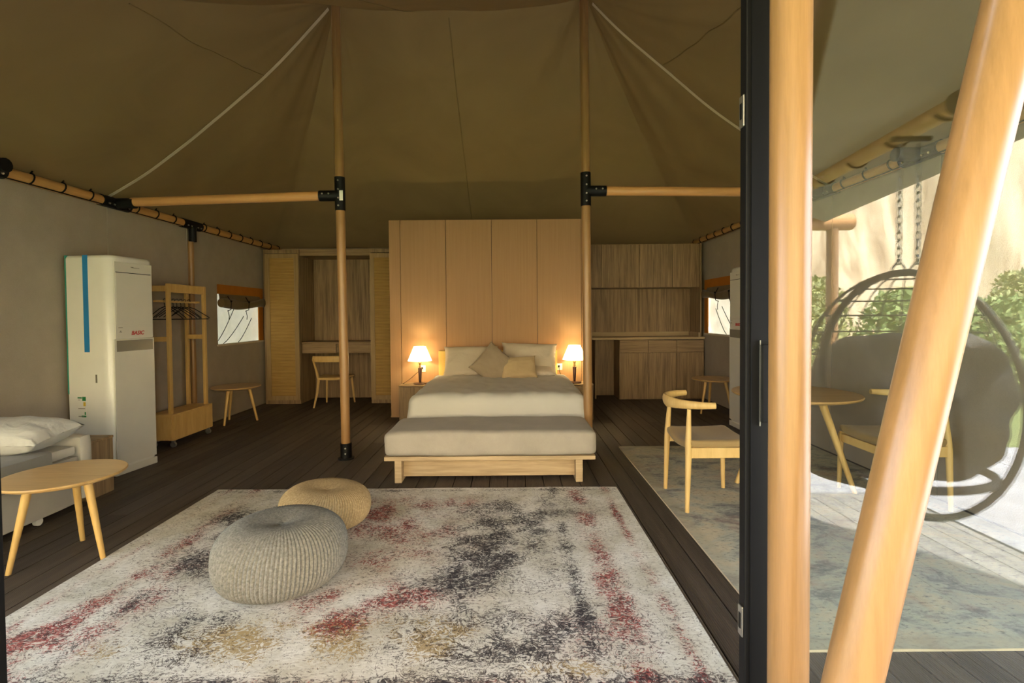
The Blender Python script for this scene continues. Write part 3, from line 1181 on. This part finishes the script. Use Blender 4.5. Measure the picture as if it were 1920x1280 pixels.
socket('white wall socket with plug behind the left lamp', -1.165, .645)
socket('white wall socket with black plug between bed and right lamp', .645, .655)
o = MB().tube([(-1.165, 6.612, .65), (-1.20, 6.60, .62), (-1.30, 6.55, .53), (-1.375, 6.50, .475), (-1.39, 6.45, .468), (-1.35, 6.42, .468), (-1.25, 6.44, .468)], .003, 6).build('lamp_cord', M['cord'])
tag(o, 'dark power cord of the left lamp, from socket to nightstand', 'cord')
o = MB().tube([(.645, 6.612, .65), (.65, 6.60, .60), (.675, 6.58, .53), (.68, 6.56, .47), (.70, 6.53, .468), (.72, 6.50, .468)], .003, 6).build('lamp_cord', M['cord'])
tag(o, 'dark power cord of the right lamp, from socket to nightstand', 'cord')


# ------------------------------------------------------------------ rugs
def rug(name, label, x0, x1, y0, y1, mat, blobs, nx, ny):
    m = MB()
    cx, cy = (x0 + x1) / 2, (y0 + y1) / 2
    Wd, Hd = x1 - x0, y1 - y0

    def f(u, v):
        x, y = (u - .5) * Wd, (v - .5) * Hd
        e = min(u, 1 - u, v, 1 - v)
        wob = .004 * math.sin(x * 7) if v > .99 or v < .01 else 0
        return (x, y + wob, .011 + .0015 * nz(x, y, 0, 4))
    m.grid(f, nx, ny)
    nb_ = len(m.v)
    # hem
    t = thing(name, label, 'rug', (cx, cy, 0))
    me = m.mesh('pile', mat, True)
    ca = me.color_attributes.new('mask', 'FLOAT_COLOR', 'POINT')
    dat = []
    for v in me.vertices:
        x, y = v.co.x + cx, v.co.y + cy
        dat += blobs(x, y, (x - x0) / Wd, (y - y0) / Hd) + [1.0]
    ca.data.foreach_set('color', dat)
    o = bpy.data.objects.new('pile', me)
    COL.objects.link(o)
    o.parent = t
    hm = MB()
    a, b = Wd / 2, Hd / 2
    hm.box(-a, a, -b, -b + .012, 0, .010).box(-a, a, b - .012, b, 0, .010).box(-a, -a + .012, -b, b, 0, .010).box(a - .012, a, -b, b, 0, .010)
    hm.build('hem', M['strap'], t)
    return t


RX0, RX1, RY0, RY1 = -2.275, .815, 1.70, 3.86


def g(x, y, cx, cy, rx, ry):
    return math.exp(-(((x - cx) / rx) ** 2 + ((y - cy) / ry) ** 2))


def rug_masks(x, y, u, v):
    r = k = o = 0.0
    wob = .05 * nz(x, y, 0, 3)
    # side borders: two red bands with black specks
    for uc, w_, a in ((.895, .022, .95), (.965, .010, .75), (.105, .022, .6), (.035, .010, .5)):
        r += a * math.exp(-((u + wob * .2 - uc) / w_) ** 2) * (.75 + .5 * nz(x, y, 3, 2.5))
    k += .4 * math.exp(-((u - .84) / .012) ** 2) + .25 * math.exp(-((u - .16) / .012) ** 2)
    # near and far borders
    k += .55 * math.exp(-((v - .045) / .02) ** 2) + .35 * math.exp(-((v - .975) / .012) ** 2)
    r += .55 * math.exp(-((v - .035) / .018) ** 2)
    # medallion body
    r += .62 * g(x, y, -.95, 3.45, .30, .28) + .55 * g(x, y, -.62, 2.95, .36, .40)
    r += .85 * g(x, y, -.62, 2.35, .34, .10) + .75 * g(x, y, -.78, 2.16, .20, .10) + .6 * g(x, y, -1.75, 2.55, .12, .35)
    r += .75 * g(x, y, -1.95, 2.02, .20, .20) + .5 * g(x, y, -.35, 3.55, .25, .12) + .35 * g(x, y, .35, 2.1, .25, .2)
    k += .80 * g(x, y, -.12, 3.25, .22, .30) + .85 * g(x, y, -.14, 2.80, .22, .24) + .75 * g(x, y, -.25, 2.40, .22, .22)
    k += .65 * g(x, y, -1.55, 2.75, .30, .30) + .55 * g(x, y, -1.35, 2.1, .20, .22) + .5 * g(x, y, .15, 2.1, .45, .16)
    k += .45 * g(x, y, .30, 3.45, .25, .20) + .35 * g(x, y, .18, 2.9, .1, .5) + .45 * g(x, y, -.1, 1.95, .4, .1)
    k += .5 * g(x, y, -1.8, 3.3, .2, .2)
    o += .85 * g(x, y, -1.10, 2.03, .26, .13) + .8 * g(x, y, -.42, 2.02, .32, .14) + .45 * g(x, y, .25, 1.85, .4, .08)
    o += .35 * g(x, y, -1.5, 2.0, .4, .1) + .4 * g(x, y, -.6, 2.15, .5, .1)
    q = 1 + 1.6 * nz(x, y, 2, 5) + .9 * nz(x, y, 7, 11)
    q2 = 1 + 1.6 * nz(x, y, 12, 5) + .9 * nz(x, y, 17, 11)
    return [min(1, max(0, r * q)), min(1, max(0, k * q2)), min(1, max(0, o * q))]


rug('rug', 'large distressed cream rug with red and black pattern before the bench', RX0, RX1, RY0, RY1, M['rug_red'], rug_masks, 200, 140)
rug('rug', 'pale grey-green distressed rug under the dining chairs', 1.09, 3.03, 1.96, 5.04, M['rug_grey'],
    lambda x, y, u, v: [1.0 if min(u * 1.94, (1 - u) * 1.94, v * 3.08, (1 - v) * 3.08) < .07 else 0.0, 0.0, 0.0], 60, 100)


# ------------------------------------------------------------------ poufs
def pouf(label, loc, R, H, ribs, mat, tilt=(0, 0), twist=.5, seed=0):
    t = thing('pouf', label, 'pouf', loc)
    t.rotation_euler = (tilt[0], tilt[1], 0)
    n = ribs * 4
    prof = []
    for i in range(41):
        a = i / 40
        # from top centre to bottom
        th = -PI / 2 + PI * a
        prof.append(th)
    vs, fs = [], []
    m = len(prof)
    for i, th in enumerate(prof):
        c = max(math.cos(th), 0) ** .54
        s_ = math.sin(th)
        z = H / 2 + H / 2 * (math.copysign(abs(s_) ** .85, s_))
        r = R * c
        if s_ > .6:
            z -= .10 * H * max(0, 1 - (r / (R * .55))) ** 1.5
        for k in range(n):
            ang = 2 * PI * k / n + twist * (s_ * .5)
            amp = .009 * R / .35 * min(1, r / (R * .45))
            rr = r + amp * abs(math.sin(ang0 := (PI * k * ribs / n))) - amp
            wob = 1 + .02 * nz(math.cos(ang) * 1.5 + seed, math.sin(ang) * 1.5, z * 3)
            vs.append((rr * wob * math.cos(ang), rr * wob * math.sin(ang), max(0, z)))
    for i in range(m - 1):
        for k in range(n):
            k2 = (k + 1) % n
            fs.append((i * n + k, i * n + k2, (i + 1) * n + k2, (i + 1) * n + k))
    b = MB().add(vs, fs)
    o = b.build('cover', mat, t, smooth=True)
    MB().lathe([(.0, 0), (.014, 0), (.012, .006), (0, .007)], 12, (0, 0, H - .10 * H - .003)).build('centre_knot', mat, t)
    return t


pouf('grey ribbed knitted pouf on the red patterned rug, in front', (-1.155, 2.49, .011), .318, .335, 100, M['knit_grey'], (0, 0), .12, 2)
pouf('tan knitted pouf on the rug behind the grey one', (-1.21, 3.22, .011), .285, .245, 96, M['knit_tan'], (0, math.radians(4)), .3, 8)


# ------------------------------------------------------------------ round side tables (three alike)
def side_table():
    t = thing('side_table', '', 'table', (0, 0, 0))
    MB().lathe([(0, .440), (.262, .440), (.285, .449), (.290, .458), (.285, .464), (0, .465)], 48).build('tabletop', M['pine_h'], t, smooth=True)
    for k in range(3):
        a = math.radians(233 + 120 * k)
        c, s_ = math.cos(a), math.sin(a)
        MB().tube([(c * .235, s_ * .235, 0), (c * .145, s_ * .145, .442)], [.013, .022], 14).build('leg', M['pine'], t, smooth=True)
    return t


st0 = side_table()
st0.location = (-2.515, 2.80, 0)
st0.scale = (1, 1, 1.03)
st0['label'] = 'round pine tripod table in the left foreground by the daybed'
for loc, rz, lab in (((-3.52, 6.42, 0), .5, 'round pine tripod table below the left window'),
                     ((2.77, 6.80, 0), 1.6, 'round pine tripod table by the right window and kitchen cabinets')):
    c = copy_tree(st0)
    c.scale = (1, 1, 1)
    c.location = loc
    c.rotation_euler = (0, 0, rz)
    c['label'] = lab


# ------------------------------------------------------------------ dining chairs and table
def elbow_chair():
    t = thing('dining_chair', '', 'chair', (0, 0, 0))
    # faces +X, rear legs at x=0
    for sy in (-1, 1):
        MB().tube([(-.012, sy * .235, 0), (0, sy * .228, .40), (0.0, sy * .222, .46), (.012, sy * .205, .69)], [.014, .0215, .021, .013], 14).build('leg', M['ash'], t, smooth=True)
        MB().tube([(.43, sy * .235, 0), (.42, sy * .228, .42)], [.014, .020], 14).build('leg', M['ash'], t, smooth=True)
        MB().box(0.0, .43, sy * .228 - .011, sy * .228 + .011, .365, .435).build('side_rail', M['ash'], t, bevel=.004)
    MB().box(.405, .43, -.22, .22, .36, .42).build('front_rail', M['ash'], t, bevel=.004)
    n = 24
    pts, rad = [], []
    for i in range(n + 1):
        k = -1 + 2 * i / n
        y = .285 * math.sin(k * PI / 2 * .93)
        x = -.075 + .235 * abs(k) ** 1.9
        pts.append((x, y, .715 + .012 * abs(k)))
        rad.append((.015 + .004 * abs(k), .043 - .022 * abs(k) ** .8))
    MB().tube(pts, rad, 12).build('arm_rail', M['ash'], t, smooth=True)

    def f(p):
        x, y, z = p
        return (x, y, z + .035 * (y / .23) ** 2 * .5 + .012 * (x / .22) ** 2 - (.02 if x < -.1 else 0) * (1 - (y / .24) ** 2))
    MB().rbox(.45, .47, .06, .026, (14, 14, 5), (.215, 0, .438), f).build('seat_pad', M['seat_tan'], t, smooth=True, label='tan saddle-shaped seat pad')
    return t


ch = elbow_chair()
ch.location = (1.195, 3.58, .011)
ch['label'] = 'pale wooden chair with horn-shaped arm rail on the grey rug, left of the table'
c = copy_tree(ch)
c.location = (2.93, 3.56, .011)
c.rotation_euler = (0, 0, PI)
c['label'] = 'pale wooden chair seen through the glass at the right wall'

t = thing('dining_table', 'round pine dining table on the grey rug, cut by the door frame', 'table', (2.16, 3.80, .011))
MB().lathe([(0, .705), (.40, .705), (.432, .714), (.44, .724), (.435, .732), (0, .733)], 56).build('tabletop', M['pine_h'], t, smooth=True)
for k in range(4):
    a = math.radians(-18 + 90 * k)
    cc, ss = math.cos(a), math.sin(a)
    MB().tube([(cc * .40, ss * .40, 0), (cc * .17, ss * .17, .706)], [.017, .028], 14).build('leg', M['ash'], t, smooth=True)
MB().box(-.17, .17, -.02, .02, .66, .704).box(-.02, .02, -.17, .17, .66, .704).build('cross_rail', M['ash'], t)


# ------------------------------------------------------------------ tall air conditioners
def aircon(full):
    """front faces +X local; width along Y; origin at front-near-bottom corner"""
    t = thing('air_conditioner', '', 'air conditioner', (0, 0, 0))
    Wd, Dp, Hh = .44, .43, 1.885

    # body outline in plan, rounded front edges
    def outline(ins=0):
        pts = [(-Dp, ins), (-.09, ins), (-.035, .012 + ins), (-.008, .045 + ins), (-.002, .09), (-.002, Wd - .06),
               (-.01, Wd - .03 - ins), (-.03, Wd - .01 - ins), (-.07, Wd - ins), (-Dp, Wd - ins)]
        return pts
    vs, fs = [], []
    zs = [.06, Hh - .03, Hh - .01, Hh]
    ol = outline()
    for i, z in enumerate(zs):
        k = (0, 0, .01, .028)[i]
        for (x, y) in ol:
            vs.append((x - (k if x > -.2 else 0), min(max(y, k), Wd - k), z))
    n = len(ol)
    for i in range(len(zs) - 1):
        for k in range(n):
            k2 = (k + 1) % n
            fs.append((i * n + k, i * n + k2, (i + 1) * n + k2, (i + 1) * n + k))
    fs.append(tuple(range(n))[::-1])
    fs.append(tuple((len(zs) - 1) * n + k for k in range(n)))
    MB().add(vs, fs).build('casing', M['white_side'], t, smooth=True)
    MB().box(-Dp + .01, -.0, .01, Wd - .01, 0, .06).build('plinth', M['white_gloss'], t, bevel=.004)
    MB().box(-.004, .004, .035, Wd - .03, 1.17, 1.83).build('top_panel', M['white_gloss'], t, bevel=.003)
    MB().box(-.003, .006, .045, Wd - .045, 1.28, 1.735).build('outlet_door', M['white_gloss'], t, bevel=.002)
    MB().box(.002, .0068, .045, Wd - .045, 1.737, 1.742).build('outlet_gap', M['black'], t)
    MB().box(-.003, .003, .02, Wd - .02, .08, 1.168).build('front_panel', M['white_gloss'], t, bevel=.003)
    MB().box(.001, .0045, .04, Wd - .035, 1.06, 1.155).build('display_strip', M['grey_gloss'], t, bevel=.002, label='glossy grey display strip')
    rot = Matrix.Rotation(PI / 2, 4, 'Z') @ Matrix.Rotation(PI / 2, 4, 'X')
    text_obj('BASIC', .048, M['red_print'], 'lettering', t, Matrix.Translation((.0052, .245, 1.215)) @ rot, .25, .0012)
    text_obj('Napoleone', .026, M['grey_print'], 'lettering', t, Matrix.Translation((.0052, .225, 1.79)) @ rot, .3, 0) if False else None
    MB().box(.0042, .0052, .20, .28, 1.787, 1.791).box(.0042, .0052, .19, .22, 1.791, 1.796).build('small_emblem', M['grey_print'], t)
    MB().box(.0042, .0052, .06, .10, 1.262, 1.267).box(.0042, .0052, .068, .092, 1.225, 1.229).box(.0042, .0052, .075, .085, 1.231, 1.24).build('small_print', M['grey_print'], t)
    if full:
        # near side faces -Y
        MB().box(-.265, -.215, -.0015, .001, 1.06, 1.884).build('blue_tape', M['blue_tape'], t)
        MB().box(-Dp - .006, -Dp + .004, -.003, .02, .70, 1.885).build('protective_film', M['teal_film'], t, label='teal protective film on the rear edge')
        MB().box(-.165, -.150, -.002, .001, .80, .87).build('recess_grip', M['grey_print'], t)
        lb = MB().box(-.345, -.265, -.0015, .0005, .50, .68).build('energy_label', M['white_side'], t)
        MB().box(-.345, -.305, -.0022, -.0012, .665, .676).box(-.30, -.265, -.0022, -.0012, .645, .68).box(-.31, -.265, -.0022, -.0012, .505, .52).box(-.28, -.268, -.0022, -.0012, .525, .55).build('green_print', M['green_print'], lb)
        MB().box(-.290, -.268, -.0022, -.0012, .60, .635).build('yellow_print', M['yellow_print'], lb)
        MB().box(-.34, -.275, -.0022, -.0012, .575, .582).box(-.34, -.285, -.0022, -.0012, .508, .515).box(-.34, -.32, -.0022, -.0012, .650, .654).build('dark_print', M['grey_print'], lb)
    return t


ac = aircon(True)
ac.location = (-3.354, 4.22, 0)
ac.rotation_euler = (0, 0, math.radians(-8))
ac['label'] = 'tall white air conditioner with blue tape strip against the left wall'
ac2 = aircon(False)
ac2.location = (2.645, 6.05, 0)
ac2.rotation_euler = (0, 0, PI)
ac2['label'] = 'tall white air conditioner at the right wall beside the door frame'

# ------------------------------------------------------------------ clothes rack and hangers
t = thing('clothes_rack', 'wheeled wooden clothes rack standing by the left wall', 'clothes rack', (-3.63, 5.19, 0))
RL, RD = .60, .20
for y in (0, RL):
    for x in (-RD / 2 + .0, RD / 2):
        MB().box(x - .016, x + .016, y - .020, y + .020, .07, 1.70).build('upright', M['pine'], t, bevel=.003)
    MB().box(-RD / 2 + .016, RD / 2 - .016, y - .012, y + .012, 1.62, 1.68).build('crossbar', M['pine'], t, bevel=.002)
    MB().box(-RD / 2 + .016, RD / 2 - .016, y - .012, y + .012, 1.10, 1.15).build('crossbar', M['pine'], t, bevel=.002)
MB().box(RD / 2 - .012, RD / 2 + .012, .02, RL - .02, 1.61, 1.70).build('top_rail', M['pine_y'] if 'pine_y' in M else M['pine'], t, bevel=.003)
MB().tube([(0, -.02, 1.52), (0, RL + .03, 1.52)], .012, 12).build('hanging_rod', M['ash'], t, smooth=True)
MB().box(-.05, .05, -.01, .01, 1.51, 1.53).build('rod_holder', M['pine'], t)
MB().box(-.05, .05, RL - .01, RL + .01, 1.51, 1.53).build('rod_holder', M['pine'], t)
MB().box(-RD / 2 - .0, RD / 2 + .05, -.03, RL + .04, .075, .095).box(RD / 2 + .03, RD / 2 + .05, -.03, RL + .04, .095, .33).box(-RD / 2, RD / 2 + .03, -.04, -.022, .095, .33).box(-RD / 2, RD / 2 + .03, RL + .022, RL + .04, .095, .33).build('storage_box', M['pine'], t, bevel=.002)
MB().box(-RD / 2, RD / 2 + .05, -.04, RL + .04, .33, .348).build('box_lid', M['pine'], t, bevel=.002)
for x in (-RD / 2 + .02, RD / 2 + .02):
    for y in (0, RL):
        w1 = MB().tube([(x, y - .012, .028), (x, y + .012, .028)], .028, 14).build('caster', M['steel'], t, smooth=True)
        MB().box(x - .012, x + .012, y - .016, y + .016, .05, .076).build('caster_fork', M['steel'], w1)

hang_lab = ['nearest', 'second nearest', 'third nearest', 'middle', 'third farthest', 'second farthest', 'farthest']
h0 = None
for i in range(7):
    if h0 is None:
        h0 = thing('coat_hanger', '', 'hanger', (0, 0, 0), 0, 'black hangers on the clothes rack')
        m = MB()
        m.tube([(.012, 0, .008), (.018, 0, .02), (.008, 0, .034), (-.008, 0, .032), (-.016, 0, .016), (-.012, 0, .002), (0, 0, -.02), (0, 0, -.05)], .003, 6)
        m.build('hook', M['black'], h0)
        m = MB()
        m.tube([(0, 0, -.05), (.06, 0, -.07), (.19, 0, -.155), (.215, 0, -.175), (.20, 0, -.185), (0, 0, -.185), (-.20, 0, -.185), (-.215, 0, -.175), (-.19, 0, -.155), (-.06, 0, -.07), (0, 0, -.05)], .0045, 6)
        m.build('shoulder_bar', M['black'], h0)
        h = h0
    else:
        h = copy_tree(h0)
    h['label'] = 'black wire clothes hanger on the wooden rack, %s of the seven' % hang_lab[i]
    h.location = (-3.63 + random.uniform(-.004, .004), 5.28 + .066 * i, 1.515)
    h.rotation_euler = (0, 0, random.uniform(-.25, .25))

# ------------------------------------------------------------------ daybed corner
t = thing('daybed', 'grey upholstered daybed on wheels along the left wall', 'daybed', (0, 0, 0))
MB().rbox(.74, 1.95, .34, .02, (6, 12, 4), (-3.405, 2.535, .22)).build('base', M['sofa'], t, smooth=True)
MB().rbox(.72, 1.93, .08, .03, (6, 12, 4), (-3.405, 2.535, .425)).build('mattress', M['sofa_cream'], t, smooth=True)
MB().rbox(.74, .11, .46, .03, (6, 4, 6), (-3.405, 3.57, .29)).build('end_board', M['sofa_cream'], t, smooth=True)
for y in (1.75, 3.24):
    for x in (-3.72, -3.09):
        MB().tube([(x - .012, y, .026), (x + .012, y, .026)], .026, 14).build('caster', M['white_plastic'], t, smooth=True)
t = thing('throw_blanket', 'grey throw with white piping spread over the daybed', 'blanket', (0, 0, 0))


def thr(u, v):
    x = -3.76 + .80 * u
    y = 1.62 + 1.66 * v
    z = .475 + .004 * nz(x, y, 0, 6)
    over = x - (-3.045)
    if over > 0:
        z -= over * 2.0
        x = -3.045 + .022 + over * .1
    return (x, y, z)


MB().grid(thr, 30, 40).build('cloth', M['throw'], t, smooth=True)
MB().tube([(-3.7, 3.12, .480), (-3.45, 3.10, .480), (-3.25, 3.05, .480), (-3.06, 2.95, .479)], .004, 6).build('piping', M['white_plastic'], t)
MB().tube([(-3.7, 2.96, .480), (-3.45, 2.93, .480), (-3.25, 2.87, .480), (-3.06, 2.78, .479)], .004, 6).build('piping', M['white_plastic'], t)
pillow('pillow', 'pale grey pillow lying at the head of the daybed', 'pillow', .76, .40, .21, (-3.37, 3.30, .575), (math.radians(7), 0, .04), M['pillow_grey'], None, 12)
t = thing('end_table', 'brown wooden end box between the daybed and the air conditioner', 'side table', (-3.75, 3.66, 0))
MB().box(0, .63, 0.0, .25, 0, .415).build('body', M['laminate'], t, bevel=.002)
MB().box(0, .634, -.002, .252, .416, .434).build('top', M['laminate_h'], t, bevel=.002)

# ------------------------------------------------------------------ porch, awning and everything the door glass mirrors
pd = struct('porch_deck')
pbm = MB().box(-.069, .069, 0, 2.36, -.03, 0).mesh('deck_board', M['porch_board'])
for i in range(48):
    o = bpy.data.objects.new('deck_board', pbm)
    COL.objects.link(o)
    o.parent = pd
    o.location = (-3.83 + .142 * i, -1.10, 0)
MB().box(2.84, 2.90, -1.16, 1.26, -.06, .012).box(-3.9, 2.84, -1.16, -1.10, -.06, .012).build('deck_edge', M['paving'], pd)
MB().box(-3.9, 2.85, -1.12, 1.26, -.08, -.031).build('deck_base', M['black'], pd)
gp = struct('paving')
MB().box(-9, 2.9, -2.3, -1.17, -.10, -.02).build('slab', M['paving'], gp)
for i in range(4):
    MB().box(2.91 + i * 1.5, 4.40 + i * 1.5, -2.4, 2.5, -.09, -.018).build('slab', M['paving'], gp)
lw = struct('lawn')
MB().grid(lambda u, v: (-20 + 40 * u, -20 + 34 * v, -.105 + .02 * nz(u * 30, v * 30, 0)), 40, 30).build('ground', M['grass'], lw)
MB().box(-20, 20, -6.5, -2.4, -.10, -.03).build('grass_strip', M['grass'], lw)

cf = struct('rock_face')


def clf(u, v):
    x = -14 + 34 * u
    z = -.3 + 8.5 * v
    d = 1.2 * nz(x, 0, z * .25, .35) + .35 * nz(x, 5, z * .3, 1.3)
    return (x, -12.5 - .8 * v + d, z)


MB().grid(clf, 90, 24).build('rock', M['cliff'], cf, smooth=True)

# awning over the porch
aw = thing('awning', 'grey-khaki canvas porch awning mirrored in the glass door', 'awning', (0, 0, 0))


def awn(u, v):
    # v: along Y from wall outwards, u: from ridge to side edge
    y = 1.22 - 3.25 * v
    xb = 1.95 + .30 * v * 3.25 / 2.4
    xo = xb + .28 + .22 * v
    zr = 3.15 - .25 * v
    if u < .8:
        k = u / .8
        x = -.4 + (xb + .4) * k
        z = zr + (2.33 - zr) * k - .12 * math.sin(PI * k) + .03 * nz(x, y, 0, 1.6)
    else:
        k = (u - .8) / .2
        x = xb + (xo - xb) * k
        z = 2.33 - .17 * k
    return (x, y, z)


MB().grid(awn, 40, 24).build('canvas', M['canopy'], aw, smooth=True)
MB().grid(lambda u, v: (-.8 - awn(u, v)[0], awn(u, v)[1], awn(u, v)[2]), 40, 24).build('canvas', M['canopy'], aw, smooth=True)
MB().tube([(1.93, 1.2, 2.29), (2.34, -2.0, 2.29)], .045, 14).build('side_pole', M['pole_x'], aw, smooth=True)
MB().tube([(-2.73, 1.2, 2.29), (-3.14, -2.0, 2.29)], .045, 14).build('side_pole', M['pole_x'], aw, smooth=True)
MB().tube([(-3.6, -2.0, 2.17), (3.12, -2.0, 2.17)], .075, 16).build('front_pole', M['pole_h'], aw, smooth=True)
MB().tube([(2.0, .62, 2.29), (2.04, .30, 2.29)], .056, 14).tube([(2.02, .46, 2.28), (2.02, .46, 2.08)], .045, 12).build('joint', M['black'], aw, smooth=True)
for k in range(8):
    y = 1.0 - .38 * k
    xx = 1.93 + .41 * (1.2 - y) / 3.2
    MB().tube([(xx + .052 * math.sin(a), y + .02 * a, 2.29 - .052 * math.cos(a)) for a in [-1.2 + .4 * q for q in range(8)]], .006, 6).build('lacing_loop', M['cord'], aw)
for x in (-3.1, 2.95):
    MB().tube([(x, -2.0, 0), (x, -2.0, 2.2)], .05, 16).build('post', M['pole'], aw, smooth=True)

# hanging egg chair
EX, EY = 1.93, .16
t = thing('hanging_chair', 'round grey hanging chair with wire shell mirrored in the glass door', 'chair', (EX, EY, 0))
CZ, ERX, ERY, ERZ = 1.0, .46, .40, .55


def egg(a, b, k=1.0):
    """a: azimuth, b: elevation"""
    return (ERX * k * math.cos(b) * math.cos(a), ERY * k * math.cos(b) * math.sin(a), CZ + ERZ * k * math.sin(b))


ring = [(.475 * math.cos(2 * PI * i / 40), .10 - .10 * math.sin(2 * PI * i / 40), .98 + .56 * math.sin(2 * PI * i / 40)) for i in range(41)]
MB().tube(ring, .017, 10, caps=False).build('front_hoop', M['egg_frame'], t, smooth=True)
ring = [(.40 * math.cos(2 * PI * i / 40), -.05 + .30 * math.sin(2 * PI * i / 40), .56) for i in range(41)]
MB().tube(ring, .02, 10, caps=False).build('lower_hoop', M['egg_frame'], t, smooth=True)
for i in range(13):
    a = PI + PI * i / 12
    pts = [egg(a, -1.1 + 2.6 * k / 14) for k in range(15)]
    MB().tube(pts, .004, 5).build('shell_wire', M['egg_frame'], t)
for i in range(9):
    b = -.3 + 1.7 * i / 9
    pts = [egg(PI + PI * k / 18, b) for k in range(19)]
    MB().tube(pts, .004, 5).build('shell_wire', M['egg_frame'], t)


def bowl(p):
    x, y, z = p
    q = math.sin(x * 16) * math.sin(z * 14)
    return (x * (1 - .25 * max(0, z / .4) ** 2), y + .03 * q + .05 * nz(x, 3, z, 9) + .06 * (z / .3) - .08 * (1 - (x / .44) ** 2), z + .03 * nz(x, y, z, 4))


MB().rbox(.92, .42, .76, .20, (34, 14, 28), (0, -.02, .86), bowl).build('cushion', M['egg_fabric'], t, smooth=True, label='charcoal tufted seat cushion')
for sx in (-1, 1):
    x0 = sx * .045
    lk = MB()
    z = 1.60
    q = 0
    while z < 2.16:
        pts = []
        for k in range(11):
            a = 2 * PI * k / 10
            dx, dz = .011 * math.cos(a), .024 * math.sin(a)
            pts.append((x0 + (dx if q % 2 else 0), (0 if q % 2 else dx), z + dz))
        lk.tube(pts, .004, 5, caps=False)
        z += .038
        q += 1
    lk.build('chain', M['steel'], t, smooth=True)
    MB().tube([(x0 - .03, 0, 1.53), (x0 - .03, 0, 1.56), (x0, 0, 1.60), (x0 + .03, 0, 1.56), (x0 + .03, 0, 1.53)], .006, 8).build('shackle', M['steel'], t, smooth=True)
MB().tube([(-.08, 0, 2.18), (.10, 0, 2.18)], .014, 10).build('hanger_bar', M['black'], t, smooth=True)


# shrubs
def shrub(label, x, y, r, h, mat, n=1500, cat='shrub'):
    t = thing('shrub', label, cat, (x, y, -.04))
    vs, fs = [], []
    for i in range(n):
        a = random.uniform(0, 2 * PI)
        b = random.random() ** .5
        zz = random.random()
        rr = r * b * (1 - .6 * zz ** 2) * (1 + .3 * nz(math.cos(a) * 2 + x, math.sin(a) * 2, zz * 3))
        c = Vector((rr * math.cos(a), rr * math.sin(a), .08 + h * zz))
        d = Vector((random.gauss(0, 1), random.gauss(0, 1), random.gauss(.4, 1))).normalized()
        e = d.orthogonal().normalized()
        s1 = random.uniform(.04, .09)
        k = len(vs)
        vs += [c - d * s1, c + e * s1 * .4, c + d * s1, c - e * s1 * .4]
        fs.append((k, k + 1, k + 2, k + 3))
    MB().add(vs, fs).build('foliage', mat, t, kind='stuff')
    m = MB()
    for q in range(5):
        a = q * 1.3
        m.tube([(0, 0, 0), (.1 * math.cos(a), .1 * math.sin(a), h * .4), (.35 * r * math.cos(a), .35 * r * math.sin(a), h * .75)], [.025, .018, .008], 6)
    m.build('stem', M['darkwood'], t)


random.seed(11)
places = [(4.5, -5.0, 'pale loose leafy shrub on the lawn, leftmost of the near row mirrored in the glass', 'leaf2'),
          (6.0, -5.1, 'bright green leafy shrub in the middle of the near row mirrored in the glass', 'leaf'),
          (7.5, -5.0, 'bright green leafy shrub, rightmost of the near row mirrored in the glass', 'leaf'),
          (6.2, -7.6, 'pale leafy shrub, leftmost of the far row under the mirrored rock face', 'leaf2'),
          (8.3, -7.7, 'bright green shrub in the middle of the far row under the mirrored rock face', 'leaf'),
          (10.4, -7.6, 'pale leafy shrub, rightmost of the far row under the mirrored rock face', 'leaf2')]
for i, (x, y, lab, mt) in enumerate(places):
    shrub(lab, x, y, .80, (1.35, 1.6, 1.5, 2.0, 1.8, 2.1)[i], M[mt], 2600)
